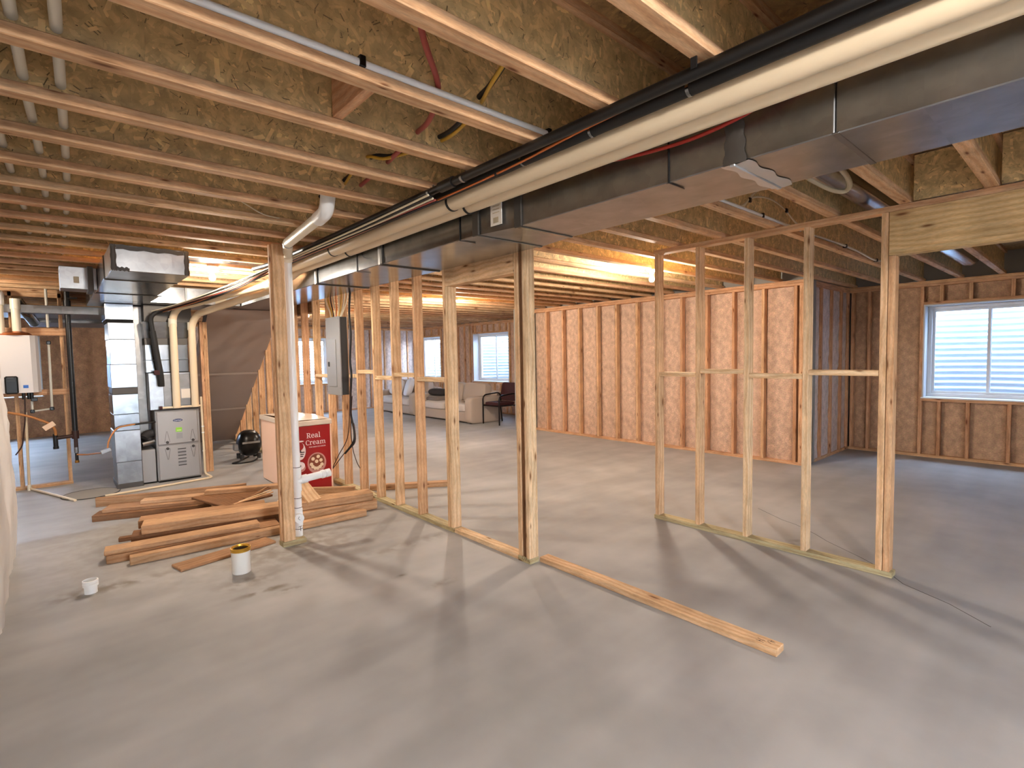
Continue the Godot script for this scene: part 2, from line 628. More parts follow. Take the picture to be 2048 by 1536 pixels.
# ---------------------------------------------------------------- walls
# o floor point at the start of the wall's face, d along it, n into the room; studs = far edges of 38 mm studs
func wall_frame(parent: Node, o: Vector3, d: Vector3, n: Vector3, L: float, studs: Array, opens: Array, wood: Array, batt: String, rec := 0.082, seam := 1.22) -> void:
	var at = func(s: float, y: float, k: float) -> Vector3:
		return o + d * s + Vector3.UP * y + n * k
	var piece = func(called: String, s0: float, s1: float, y0: float, y1: float, k0: float, k1: float) -> void:
		obj(called, one(at.call(s0, y0, k0), at.call(s1, y1, k1), 0.002), M[wood[rng.randi() % wood.size()]], parent)
	piece.call("bottom_plate", 0, L, 0, 0.038, -0.089, 0)
	piece.call("top_plate", 0, L, JB - 0.038, JB - 0.001, -0.089, 0)
	piece.call("top_plate", 0, L, JB - 0.076, JB - 0.039, -0.089, 0)
	var edges = [0.0]
	var members = []
	for s in studs:
		var hit = null
		for op in opens:
			if s + 0.038 > op[0] - 0.038 and s < op[1] + 0.038:
				hit = op
		if hit == null:
			piece.call("stud", s, s + 0.038, 0.038, JB - 0.076, -0.089, 0)
			members.append([s, s + 0.038])
	for op in opens:
		for e in [[op[0] - 0.038, op[0]], [op[1], op[1] + 0.038]]:
			piece.call("stud", e[0], e[1], 0.038, JB - 0.076, -0.089, 0)
			members.append(e)
		piece.call("rough_sill", op[0], op[1], op[2] - 0.038, op[2], -0.089, 0)
		piece.call("header", op[0], op[1], op[3], op[3] + 0.038, -0.089, 0)
		var inner = [op[0]]
		for s in studs:
			if s > op[0] + 0.02 and s + 0.038 < op[1] - 0.02:
				piece.call("cripple_stud", s, s + 0.038, 0.038, op[2] - 0.038, -0.089, 0)
				piece.call("cripple_stud", s, s + 0.038, op[3] + 0.038, JB - 0.076, -0.089, 0)
				inner.append(s)
				inner.append(s + 0.038)
		inner.append(op[1])
		for i in range(0, inner.size(), 2):
			if inner[i + 1] - inner[i] > 0.05:
				batt_piece(parent, at, inner[i], inner[i + 1], 0.038, op[2] - 0.038, n, batt, rec, 0.0)
				batt_piece(parent, at, inner[i], inner[i + 1], op[3] + 0.038, JB - 0.076, n, batt, rec, 0.0)
	members.sort_custom(func(a, b): return a[0] < b[0])
	var s0 := 0.0
	for m in members + [[L, L]]:
		if m[0] - s0 > 0.05:
			var mid = (m[0] + s0) * 0.5
			var inside = false
			for op in opens:
				if mid > op[0] and mid < op[1]:
					inside = true
			if not inside:
				batt_piece(parent, at, s0, m[0], 0.038, JB - 0.076, n, batt, rec, seam)
		s0 = max(s0, m[1])

var wrk := fnoise(91, 1.0, 3)

func batt_piece(parent: Node, at: Callable, s0: float, s1: float, y0: float, y1: float, n: Vector3, batt: String, rec: float, seam: float) -> void:
	var st := mb()
	var sd = rng.randf() * 50.0
	var H = y1 - y0
	var W = s1 - s0
	var nv = clampi(int(H / 0.035), 6, 66)
	var nu = clampi(int(W / 0.035), 4, 12)
	sheet(st, nu, nv, func(u: float, v: float) -> Vector3:
		var y = y0 + H * v
		var edge = min(min(u, 1 - u) * W, 0.05) / 0.05
		var ends = min(min(v, 1 - v) * H, 0.10) / 0.10
		var k = 0.018 * sin(PI * 0.5 * edge)
		k += 0.008 * wrk.get_noise_3d(u * W * 6 + sd, y * 5.0, sd)
		k += 0.010 * wrk.get_noise_3d(u * W * 3 + sd, y * 22.0, sd + 9.0) * clampf(wrk.get_noise_2d(sd * 3.0, y * 1.6) * 2.0 + 0.25, 0.0, 1.0)
		k += 0.006 * (1.0 - ends) * sin(y * 150.0 + u * 4.0)
		if seam > 0.0:
			k -= 0.016 * exp(-pow((y - seam - 0.012 * sin(u * 3 + sd)) / 0.014, 2))
		return at.call(s0 + W * u, y, -rec - 0.012 + k), n, Vector2(W, H), Vector2(sd, sd * 1.7))
	obj("insulation_batt", st, M[batt], parent)

# foundation wall: slab behind the framing with holes; returns the structure node
func backing(called: String, label: String, o: Vector3, d: Vector3, n: Vector3, L: float, opens: Array) -> MeshInstance3D:
	var st := mb()
	var put = func(s0, s1, y0, y1):
		bx(st, o + d * s0 + Vector3.UP * y0 - n * 0.125, o + d * s1 + Vector3.UP * y1 - n * 0.33, 0.0)
	var s := 0.0
	for op in opens:
		put.call(s, op[0], -0.1, JT + 0.05)
		put.call(op[0], op[1], -0.1, op[2])
		put.call(op[0], op[1], op[3], JT + 0.05)
		s = op[1]
	put.call(s, L, -0.1, JT + 0.05)
	var w = obj(called, st, M.concrete_wall)
	struct(w, label, "wall")
	return w

# a sliding window in an opening of a wall, and the corrugated well outside it
func window(num: int, label: String, well_label: String, o: Vector3, d: Vector3, n: Vector3, op: Array, mull := 0.5, rim_y := JB + 0.05, deep := 0.95) -> void:
	var at = func(s: float, y: float, k: float) -> Vector3:
		return o + d * s + Vector3.UP * y + n * k
	var w := Node3D.new()
	w.name = "window_%d" % num
	add_child(w)
	struct(w, label, "window")
	var a = op[0]
	var b = op[1]
	var y0 = op[2]
	var y1 = op[3]
	# jamb liner
	obj("jamb", one(at.call(a, y0, -0.33), at.call(a + 0.018, y1, 0.002), 0.002), M.jamb_white, w)
	obj("jamb", one(at.call(b - 0.018, y0, -0.33), at.call(b, y1, 0.002), 0.002), M.jamb_white, w)
	obj("head_jamb", one(at.call(a + 0.018, y1 - 0.018, -0.33), at.call(b - 0.018, y1, 0.002), 0.002), M.jamb_white, w)
	obj("window_sill", one(at.call(a - 0.01, y0, -0.33), at.call(b + 0.01, y0 + 0.018, 0.02), 0.003), M.vinyl_white, w)
	a += 0.018
	b -= 0.018
	y0 += 0.018
	y1 -= 0.018
	var fr := mb()
	var F := 0.045
	for r in [[a, b, y0, y0 + F], [a, b, y1 - F, y1], [a, a + F, y0 + F, y1 - F], [b - F, b, y0 + F, y1 - F]]:
		bx(fr, at.call(r[0], r[2], -0.27), at.call(r[1], r[3], -0.19), 0.004)
	obj("window_frame", fr, M.vinyl_white, w)
	var mid = a + (b - a) * mull
	for half in [[a + F, mid + 0.02, -0.245], [mid - 0.02, b - F, -0.215]]:
		var sf := mb()
		var T := 0.032
		var q0 = half[0]
		var q1 = half[1]
		var h0 = y0 + F
		var h1 = y1 - F
		for r in [[q0, q1, h0, h0 + T], [q0, q1, h1 - T, h1], [q0, q0 + T, h0 + T, h1 - T], [q1 - T, q1, h0 + T, h1 - T]]:
			bx(sf, at.call(r[0], r[2], half[2] - 0.012), at.call(r[1], r[3], half[2] + 0.012), 0.003)
		var sash = obj("sash", sf, M.vinyl_white, w)
		obj("pane", one(at.call(q0 + T, h0 + T, half[2] - 0.003), at.call(q1 - T, h1 - T, half[2] + 0.003), 0.0), M.glass, sash)
	if well_label == "":
		return
	# the well: a half round of corrugated steel standing on gravel
	var c = (op[0] + op[1]) * 0.5
	var R = (op[1] - op[0]) * 0.5 + 0.16
	var well = thing("window_well", well_label, "window well", at.call(c, 0.0, -0.33), "corrugated window wells outside the basement windows")
	var ws := mb()
	var bot = op[2] - 0.35
	var top = rim_y
	sheet(ws, 30, 150, func(u: float, v: float) -> Vector3:
		var t = (u - 0.5) * PI
		var y = bot + (top - bot) * v
		var r = 1.0 + 0.016 * sin(y * TAU / 0.085)
		return d * sin(t) * R * r + Vector3.UP * y - n * (cos(t) * deep * r), n, Vector2(2, 2))
	obj("corrugated_wall", ws, M.well_metal, well)
	var gr := mb()
	box(gr, Transform3D(Basis(d, Vector3.UP, n), Vector3.UP * (bot - 0.03) - n * 0.4), Vector3(R * 2.1, 0.08, 1.1), 0.0)
	obj("gravel_bed", gr, M.gravel, well)
	var rim := []
	for i in 25:
		var t = (i / 24.0 - 0.5) * PI
		rim.append(d * sin(t) * R + Vector3.UP * top - n * (cos(t) * deep))
	obj("rim", tubed(rim, 0.012, 8), M.well_metal, well)

func room() -> void:
	# floor slab, its own picture in uv
	var st := mb()
	var A := Vector3(-2.5, 0, -15)
	var B := Vector3(9.5, 0, 4.3)
	face(st, [Vector3(A.x, 0, A.z), Vector3(B.x, 0, A.z), Vector3(B.x, 0, B.z), Vector3(A.x, 0, B.z)], Vector3.UP, [Vector2(0, 0), Vector2(1, 0), Vector2(1, 19.3 / 19.0), Vector2(0, 19.3 / 19.0)])
	var z := Vector2(0.5, 0.5)
	face(st, [Vector3(A.x, -0.15, A.z), Vector3(B.x, -0.15, A.z), Vector3(B.x, -0.15, B.z), Vector3(A.x, -0.15, B.z)], Vector3.DOWN, [z, z, z, z])
	for e in [[A.x, A.z, B.x, A.z, Vector3(0, 0, -1)], [A.x, B.z, B.x, B.z, Vector3(0, 0, 1)], [A.x, A.z, A.x, B.z, Vector3(-1, 0, 0)], [B.x, A.z, B.x, B.z, Vector3(1, 0, 0)]]:
		face(st, [Vector3(e[0], 0, e[1]), Vector3(e[2], 0, e[3]), Vector3(e[2], -0.15, e[3]), Vector3(e[0], -0.15, e[1])], e[4], [z, z, z, z])
	var fl = obj("floor", st, M.concrete)
	struct(fl, "bare grey concrete floor slab with dusty stains", "floor")
	var cr := mb()
	var path = [Vector3(5.05, 0, -2.15), Vector3(4.85, 0, -1.85), Vector3(4.80, 0, -1.72), Vector3(4.66, 0, -1.52), Vector3(4.55, 0, -1.40), Vector3(4.36, 0, -1.12), Vector3(4.2, 0, -0.92), Vector3(4.05, 0, -0.80), Vector3(3.92, 0, -0.55), Vector3(3.75, 0, -0.35)]
	for i in path.size() - 1:
		bar(cr, path[i] + Vector3(0, 0.0003, 0), path[i + 1] + Vector3(0, 0.0003, 0), Vector3.UP, 0.0035, 0.001, 0.0)
	obj("floor_crack", cr, M.crack, fl)
	# ceiling: subfloor, and one I-joist per course
	var cs := mb()
	bx(cs, Vector3(-2.5, JT, -15), Vector3(9.5, JT + 0.03, 4.3), 0.0)
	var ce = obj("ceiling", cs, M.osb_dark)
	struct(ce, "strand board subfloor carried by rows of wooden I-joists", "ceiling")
	var lw = ["pine", "fir", "fir", "pink_fir"]
	for k in range(-13, 32):
		var zf = -1.690 - 0.4064 * k
		var zc = zf + 0.03175
		var x0 = -2.18 if zf < -6.2 else -0.28
		var x1 = 7.40 if (zf < -2.6 and zf > -7.95) else (8.88 if zf <= -7.95 else 9.12)
		var web = obj("joist", one(Vector3(x0, JB + 0.036, zc - 0.0048), Vector3(x1, JT - 0.036, zc + 0.0048), 0.0), M.osb, ce)
		obj("bottom_flange", one(Vector3(x0, JB, zf), Vector3(x1, JB + 0.038, zf + 0.0635), 0.003), M[lw[rng.randi() % 4]], web)
		obj("top_flange", one(Vector3(x0, JT - 0.038, zf), Vector3(x1, JT, zf + 0.0635), 0.0), M.fir, web)
	# blocking
	for k in [-3, -4, -5]:
		var zf = -1.690 - 0.4064 * k
		obj("blocking_panel", one(Vector3(4.12, JB + 0.012, zf - 0.337), Vector3(4.15, JT - 0.01, zf - 0.012), 0.0), M.osb, ce)
	obj("blocking", one(Vector3(0.885, JB + 0.04, -2.045), Vector3(0.925, JB + 0.20, -1.665), 0.003), M.pink_fir, ce)
	var gs := mb()
	bx(gs, Vector3(9.4, 0.3, -0.1), Vector3(16, 0.5, 16), 0.0)
	bx(gs, Vector3(-8, 0.3, 4.35), Vector3(9.4, 0.5, 16), 0.0)
	var ground = obj("outside_ground", gs, M.gravel)
	struct(ground, "gravelled ground outside the front windows", "ground")
	# walls
	var fw = ["pink_fir", "far_wood", "fir"]
	var n := Vector3(-1, 0, 0)
	var back := Vector3(0, 0, -1)
	var o := Vector3(7.32, 0, -2.52)
	var w = backing("wall_right", "long insulated stud wall facing the open room, lit by the bulb", o + Vector3(0, 0, 0), back, n, 5.43, [])
	wall_frame(w, o, back, n, 5.43, [0.118, 0.532, 0.948, 1.352, 1.767, 2.172, 2.587, 3.007, 3.422, 3.852, 4.262, 4.696, 5.1, 5.39], [], fw, "fibre")
	obj("corner_post", one(o + Vector3(-0.002, 0.038, -0.089), o + Vector3(0.036, JB - 0.076, 0.0), 0.002), M.pink_fir, w)
	o = Vector3(7.32, 0, -2.52)
	w = backing("wall_jog", "short shaded return wall beside the right window", Vector3(7.447, 0, -2.52), Vector3(1, 0, 0), Vector3(0, 0, 1), 1.9, [])
	wall_frame(w, o + Vector3(0.037, 0, 0), Vector3(1, 0, 0), Vector3(0, 0, 1), 1.69, [0.20, 0.52, 0.93, 1.34, 1.652], [], fw, "fibre_white", 0.03)
	o = Vector3(9.05, 0, -2.52)
	var opA = [0.89, 2.21, 0.82, 2.11]
	w = backing("wall_east", "insulated wall with the blue-lit window at the right", o + Vector3(0, 0, -0.33), Vector3(0, 0, 1), n, 7.1, [[opA[0] + 0.33, opA[1] + 0.33, opA[2], opA[3]]])
	wall_frame(w, o, Vector3(0, 0, 1), n, 6.5, [0.02, 0.23, 0.52, 0.90, 1.06, 1.36, 1.76, 2.17, 2.6, 3.0, 3.4, 3.8, 4.2, 4.6, 5.0, 5.4, 5.8, 6.2], [opA], fw, "fibre_tan")
	window(1, "white sliding window at the right edge with a corrugated well behind", "rippled steel well behind the right edge window", o, Vector3(0, 0, 1), n, opA, 0.5, JB + 0.15, 0.72)
	o = Vector3(8.80, 0, -7.95)
	var opB = [2.10, 3.60, 0.82, 2.13]
	var opC = [5.22, 6.50, 0.82, 2.13]
	w = backing("wall_sofa", "insulated wall with two windows behind the sofas", o, back, n, 6.65, [opB, opC])
	wall_frame(w, o, back, n, 6.65, [0.1, 0.5, 0.9, 1.3, 1.6, 1.85, 2.2, 2.45, 2.7, 2.96, 3.2, 3.5, 3.75, 4.0, 4.3, 4.6, 4.9, 5.3, 5.7, 6.1], [opB, opC], fw, "fibre", 0.03)
	window(2, "white sliding window above the sofa beside the maroon chair", "rippled steel well behind the window nearest the maroon chair", o, back, n, opB)
	window(3, "white sliding window above the sofa with white pillows", "rippled steel well behind the window above the white pillows", o, back, n, opC, 0.5, 1.97)
	w = backing("wall_step", "hidden return wall beyond the long insulated wall", Vector3(7.0, 0, -7.95), Vector3(1, 0, 0), back, 2.2, [])
	o = Vector3(-2.2, 0, -14.6)
	var opE = [0.55, 2.06, 0.84, 2.10]
	var opD = [7.02, 8.18, 0.81, 2.11]
	var zn := Vector3(0, 0, 1)
	w = backing("wall_back", "far back wall with insulation and two windows", o, Vector3(1, 0, 0), zn, 11.2, [opE, opD])
	wall_frame(w, o + Vector3(4.6, 0, 0), Vector3(1, 0, 0), zn, 6.4, [0.1, 0.5, 0.9, 1.3, 1.7, 2.1, 2.62, 3.02, 3.42, 3.75, 4.05, 4.4, 4.62, 4.82, 5.02, 5.3, 5.6, 5.84, 6.1, 6.36], [[opD[0] - 4.6, opD[1] - 4.6, opD[2], opD[3]]], ["far_wood", "fir"], "fibre_white", 0.02)
	for r in [[0.0, 0.55, 0.0, JB], [0.55, 2.06, 0.0, 0.84], [0.55, 2.06, 2.10, JB], [2.06, 4.6, 0.0, JB]]:
		var bs := mb()
		sheet(bs, 20, 20, func(u: float, v: float) -> Vector3:
			var X = lerpf(r[0], r[1], u)
			var Y = lerpf(r[2], r[3], v)
			return o + Vector3(X, Y, -0.02 + 0.02 * wrk.get_noise_2d(X * 3.0, Y * 4.0) + 0.012 * wrk.get_noise_2d(X * 9.0 - Y * 6.0, Y * 7.0)), zn, Vector2((r[1] - r[0]) * 0.6, (r[3] - r[2]) * 0.6))
		obj("insulation_blanket", bs, M.fibre_brown, w)
	window(4, "white sliding window on the back wall behind the electrical panel", "rippled steel well behind the back wall window", o, Vector3(1, 0, 0), zn, opD, 0.5, 1.93)
	window(5, "white window on the back wall half hidden by the water heater", "rippled steel well behind the window near the water heater", o, Vector3(1, 0, 0), zn, opE, 0.5, 1.90)
	# left foundation wall with a white vinyl blanket
	w = backing("wall_left", "left foundation wall wrapped in a bulging white vinyl insulation blanket", Vector3(-0.42, 0, 4.3), back, Vector3(1, 0, 0), 10.33, [])
	for i in 9:
		var z0 = 4.0 - i * 1.12
		var z1 = max(z0 - 1.12, -6.03)
		var sd = i * 7.3
		var bs := mb()
		sheet(bs, 26, 46, func(u: float, v: float) -> Vector3:
			var Z = lerpf(z0, z1, u)
			var Y = 2.43 * v
			var e = min(min(u, 1 - u) * 1.1, 0.25) / 0.25
			var k = 0.085 * sqrt(e) * (0.55 + 0.45 * sin(PI * min(v * 1.6 + 0.12, 1.0)))
			k += 0.02 * wrk.get_noise_3d(Z * 3.0, Y * 2.0, sd) + 0.012 * wrk.get_noise_3d(Z * 9.0, Y * 5.0, sd)
			if z1 < -6.0 and u > 0.9:
				k *= sqrt(max(0.0, (1.0 - u) / 0.1))
			return Vector3(-0.35 + k, Y, Z), Vector3(1, 0, 0), Vector2(1, 2))
		obj("blanket_section", bs, M.blanket_vinyl, w)
	w = backing("wall_alcove", "hidden left wall of the mechanical corner", Vector3(-2.2, 0, -6.03), back, Vector3(1, 0, 0), 8.9, [])
	w = backing("wall_corner", "hidden short wall of the mechanical corner", Vector3(-2.5, 0, -5.98), Vector3(1, 0, 0), back, 2.1, [])
	o = Vector3(-0.7, 0, 4.0)
	var opG = [1.0, 2.7, 0.82, 2.11]
	w = backing("wall_front", "wall behind the camera with a wide window", o, Vector3(1, 0, 0), back, 10.2, [opG])
	window(6, "wide white sliding window behind the camera", "", o, Vector3(1, 0, 0), back, opG)

# ---------------------------------------------------------------- free-standing frames
func stud_frames() -> void:
	# middle partition: front face x = 2.533, runs along z
	var X0 := 2.533
	var X1 := 2.622
	var p = thing("stud_partition", "long open stud wall under the main duct with a header over a doorway", "stud wall", Vector3.ZERO)
	var put = func(parent: Node, called: String, a: Vector3, b: Vector3, m: String) -> MeshInstance3D:
		return obj(called, one(a, b, 0.0025), M[m], parent)
	put.call(p, "bottom_plate", Vector3(X0, 0, -3.66), Vector3(X1, 0.038, -11.4), "treated")
	put.call(p, "bottom_plate", Vector3(X0 + 0.006, 0, -2.835), Vector3(X1, 0.036, -3.655), "pale_pine")
	put.call(p, "bottom_plate", Vector3(X0, 0, -2.70), Vector3(X1, 0.038, -2.83), "treated")
	put.call(p, "top_plate", Vector3(X0, JB - 0.038, -2.70), Vector3(X1, JB - 0.001, -11.4), "pine")
	# door posts
	put.call(p, "stud", Vector3(X0, 0.038, -2.702), Vector3(X1, JB - 0.038, -2.740), "pale_pine")
	put.call(p, "stud", Vector3(X0 + 0.012, 0.038, -2.744), Vector3(X1, JB - 0.038, -2.782), "dark_wood")
	put.call(p, "stud", Vector3(X0, 0.038, -2.786), Vector3(X1, JB - 0.038, -2.824), "pine")
	put.call(p, "trimmer_stud", Vector3(X0, 0.038, -3.662), Vector3(X1, 2.113, -3.70), "pale_pine")
	put.call(p, "stud", Vector3(X0, 0.038, -3.702), Vector3(X1, JB - 0.038, -3.740), "pine")
	put.call(p, "header", Vector3(X0, 2.115, -2.826), Vector3(X1, JB - 0.039, -3.70), "pine")
	var zs = [-4.20, -4.63, -5.03, -5.43, -5.84, -6.24, -6.66, -7.06, -7.47, -7.88, -8.28, -8.69, -9.1, -9.5, -9.91, -10.32, -10.72, -11.13]
	var ws = ["fir", "pine", "pine", "fir", "fir", "fir", "pine", "pink_fir"]
	for i in zs.size():
		put.call(p, "stud", Vector3(X0, 0.038, zs[i]), Vector3(X1, JB - 0.038, zs[i] - 0.038), ws[i % ws.size()])
	var bl = [[-3.742, -4.198, 1.318], [-4.24, -4.628, 1.352], [-4.67, -5.028, 1.315], [-5.07, -5.428, 1.372], [-5.47, -5.838, 1.322], [-6.28, -6.658, 1.31]]
	for b in bl:
		put.call(p, "blocking", Vector3(X0 + 0.001, b[2] - 0.019, b[0]), Vector3(X1 - 0.003, b[2] + 0.019, b[1]), "pale_pine")
	for k in 14:
		var st := mb()
		var yy = 0.012 + 0.004 * (k % 5)
		bar(st, Vector3(X0 - 0.0005, yy, -2.71 - 0.006 * k), Vector3(X0 - 0.0005, yy + 0.02 + 0.012 * sin(k * 2.3), -2.708 - 0.006 * k - 0.006 * cos(k * 3.1)), Vector3(1, 0, 0), 0.002, 0.001, 0.0)
		if k % 2 == 0:
			obj("pencil_mark", st, M.ink, p)
	# right partition: front face x = 4.09
	X0 = 4.09
	X1 = 4.179
	p = thing("stud_partition", "pale open stud wall at the right with a broad doorway header", "stud wall", Vector3.ZERO)
	put.call(p, "bottom_plate", Vector3(X0, 0, -0.87), Vector3(X1, 0.038, -2.68), "treated")
	put.call(p, "top_plate", Vector3(X0, JB - 0.038, 1.6), Vector3(X1, JB - 0.001, -2.68), "fir")
	var zz = [-2.63, -2.235, -1.825, -1.395]
	var wz = ["pine", "pine", "pale_pine", "pale_pine"]
	for i in 4:
		put.call(p, "stud", Vector3(X0, 0.038, zz[i]), Vector3(X1, JB - 0.038, zz[i] - 0.038), wz[i])
	put.call(p, "stud", Vector3(X0, 0.038, -0.928), Vector3(X1, JB - 0.038, -0.966), "pine")
	put.call(p, "trimmer_stud", Vector3(X0, 0.038, -0.886), Vector3(X1, 2.118, -0.924), "fir")
	put.call(p, "header", Vector3(X0 - 0.002, 2.12, -0.924), Vector3(X1, JB - 0.039, 0.78), "yellow_pine")
	put.call(p, "trimmer_stud", Vector3(X0, 0.038, 0.74), Vector3(X1, 2.118, 0.778), "fir")
	put.call(p, "stud", Vector3(X0, 0.038, 0.782), Vector3(X1, JB - 0.038, 0.82), "pine")
	put.call(p, "stud", Vector3(X0, 0.038, 1.2), Vector3(X1, JB - 0.038, 1.238), "pine")
	put.call(p, "stud", Vector3(X0, 0.038, 1.56), Vector3(X1, JB - 0.038, 1.598), "pine")
	put.call(p, "bottom_plate", Vector3(X0, 0, 0.74), Vector3(X1, 0.038, 1.6), "treated")
	for b in [[-0.968, -1.393, 1.358], [-1.435, -1.823, 1.328], [-1.865, -2.233, 1.358], [-2.275, -2.628, 1.328]]:
		put.call(p, "blocking", Vector3(X0 + 0.002, b[2] - 0.019, b[0]), Vector3(X1 - 0.004, b[2] + 0.019, b[1]), "pale_pine")
	# loose plate on the floor
	var lp = thing("floor_plate", "long single board lying on the floor in front of the doorway posts", "board", Vector3.ZERO)
	obj("plank", one(Vector3(2.62, 0.001, -2.69), Vector3(2.709, 0.039, -1.02), 0.003), M.pine, lp)
	for k in 9:
		var st := mb()
		var a := Vector3(2.64 + 0.006 * k, 0.0393, -1.13 + 0.009 * k)
		bar(st, a, a + Vector3(0.012 * cos(k * 1.9), 0, 0.03 * sin(k * 1.3 + 0.6)), Vector3.UP, 0.002, 0.0006, 0.0)
		obj("pencil_mark", st, M.ink, lp)
	# post beside the drain
	var po = thing("wall_post", "single pine post standing in the lumber pile beside the white drain pipe", "post", Vector3(1.348, 0, -4.34))
	put.call(po, "stud", Vector3(0, 0.042, 0), Vector3(0.089, JB - 0.002, -0.038), "pine")
	put.call(po, "stud", Vector3(-0.012, 0.042, -0.04), Vector3(0.076, JB - 0.002, -0.078), "fir")
	put.call(po, "base_block", Vector3(-0.012, 0, 0.006), Vector3(0.175, 0.04, -0.10), "treated")
	# post beside the furnace
	po = thing("wall_post", "reddish double stud standing to the right of the furnace", "post", Vector3(1.53, 0, -8.09))
	put.call(po, "stud", Vector3(0.0, 0.0, 0), Vector3(0.038, 2.05, -0.089), "pink_fir")
	put.call(po, "stud", Vector3(0.040, 0.0, 0.0), Vector3(0.09, 2.05, -0.089), "fir")

# ---------------------------------------------------------------- lumber pile
func pile_board(called: String, label: String, p: Vector3, q: Vector3, w: float, h: float, m: String) -> void:
	var d := (q - p)
	d.y = 0.0
	d = d.normalized()
	var backd := Vector3(d.z, 0, -d.x)     # away from the camera
	if backd.z > 0:
		backd = -backd
	var o := Node3D.new()
	o.name = numbered(called, self)
	add_child(o, true)
	o.position = p
	tag(o, label, "board", "boards in the lumber pile")
	var st := mb()
	var dir := (q - p).normalized()
	var up := (dir.cross(backd) if dir.cross(backd).y > 0 else backd.cross(dir)).normalized()
	box(st, Transform3D(Basis(dir, up, dir.cross(up)), (q - p) * 0.5 + backd * w * 0.5 + up * h * 0.5), Vector3(p.distance_to(q), h, w), 0.004)
	obj("plank", st, M[m], o)

func lumber() -> void:
	pile_board("plank", "brown board on edge, rearmost of the lumber pile in front of the furnace", Vector3(0.28, 0.0, -6.98), Vector3(1.62, 0.0, -6.50), 0.038, 0.10, "old_wood")
	pile_board("plank", "dark weathered board lying on the floor, second row from the back of the pile", Vector3(0.22, 0.0, -6.35), Vector3(1.30, 0.0, -5.93), 0.19, 0.062, "dark_wood")
	pile_board("plank", "wide tan board on top of the dark board at the back left of the pile", Vector3(0.30, 0.063, -6.38), Vector3(1.28, 0.063, -5.99), 0.19, 0.036, "old_wood")
	pile_board("plank", "pale shorter board laid on the wide tan board", Vector3(0.60, 0.10, -6.32), Vector3(1.30, 0.10, -6.02), 0.12, 0.038, "pile_wood")
	pile_board("plank", "thick knotty beam crossing the middle of the pile behind the post", Vector3(0.49, 0.098, -5.20), Vector3(2.36, 0.098, -4.80), 0.19, 0.075, "pile_wood")
	pile_board("plank", "reddish board lying just behind the knotty beam, upper face showing", Vector3(0.49, 0.10, -5.40), Vector3(1.45, 0.10, -5.18), 0.16, 0.07, "old_wood")
	pile_board("plank", "spacer board beneath the knotty beam, mostly in shadow", Vector3(0.42, 0.0, -5.22), Vector3(1.75, 0.0, -4.96), 0.19, 0.096, "dark_wood")
	pile_board("plank", "short thin strip poking out left from under the knotty beam", Vector3(0.34, 0.064, -5.24), Vector3(0.52, 0.064, -5.20), 0.05, 0.035, "dark_wood")
	pile_board("plank", "low board on the floor beneath the knotty beam, ends near the partition", Vector3(1.50, 0.0, -4.87), Vector3(2.40, 0.0, -4.80), 0.14, 0.095, "pile_wood")
	pile_board("plank", "square ended beam at the left of the pile under the knotty beam", Vector3(0.24, 0.0, -4.93), Vector3(1.46, 0.0, -4.80), 0.26, 0.06, "old_wood")
	pile_board("plank", "lighter board stacked on the square ended beam at the left", Vector3(0.23, 0.061, -4.945), Vector3(1.30, 0.061, -4.83), 0.14, 0.037, "pile_wood")
	pile_board("plank", "long knotty board in front of the square ended beam", Vector3(0.37, 0.0, -4.77), Vector3(2.21, 0.0, -4.645), 0.075, 0.062, "pile_wood")
	pile_board("plank", "foremost thin board of the pile, slanting behind the paint can", Vector3(0.63, 0.0, -4.36), Vector3(1.33, 0.0, -4.50), 0.17, 0.02, "old_wood")
	pile_board("plank", "wide splintered board lying across the middle of the pile", Vector3(1.14, 0.139, -5.40), Vector3(1.62, 0.139, -5.52), 0.62, 0.022, "dark_wood")
	pile_board("plank", "long board resting on the splintered board in front of the pale bin", Vector3(1.10, 0.162, -5.98), Vector3(1.90, 0.162, -5.62), 0.09, 0.045, "pile_wood")
	pile_board("plank", "board with knots on edge behind the drain branch pipe", Vector3(1.95, 0.0, -5.86), Vector3(2.46, 0.0, -5.45), 0.038, 0.10, "pile_wood")
	pile_board("plank", "short flat board between the knotty beam and the edge board", Vector3(1.72, 0.0, -5.42), Vector3(2.42, 0.0, -5.22), 0.14, 0.06, "pile_wood")
	pile_board("plank", "rough board lying on the short flat board", Vector3(1.62, 0.062, -5.38), Vector3(2.15, 0.062, -5.23), 0.12, 0.036, "pale_pine")
	pile_board("plank", "light board lying on the floor beyond the open stud wall", Vector3(2.66, 0.0, -5.50), Vector3(3.42, 0.0, -5.02), 0.09, 0.06, "pile_wood")
	pile_board("plank", "short offcut under the left end of the wide splintered board", Vector3(1.10, 0.0, -5.62), Vector3(1.40, 0.0, -5.60), 0.10, 0.137, "old_wood")
	# leaning offcut
	var o = thing("offcut_block", "stubby light offcut leaning under the drain branch pipe", "board", Vector3(1.78, 0.10, -4.93))
	var st := mb()
	bar(st, Vector3(0.04, 0.06, 0.0), Vector3(-0.03, 0.25, -0.30), Vector3(0, 0.8, 0.4), 0.14, 0.045, 0.004)
	obj("plank", st, M.pine, o)
	for k in 4:
		var s2 = thing("wood_splinter", ["thin splintered lath lying on the wide splintered board, longest of them", "thin splintered lath crossing the longest lath at a slant", "short dark lath on the splintered board near the post", "narrow pale lath lowest on the splintered board"][k], "lath", Vector3(1.22 + 0.06 * k, 0.172, -5.36 - 0.05 * k), "splintered laths on the pile")
		var sp := mb()
		bar(sp, Vector3.ZERO, Vector3(0.40 - 0.05 * k, 0.012 + 0.004 * k, -0.16 - 0.03 * k), Vector3.UP, 0.018, 0.010, 0.001)
		obj("lath", sp, M[["fir", "pale_pine", "dark_wood", "old_wood"][k]], s2)

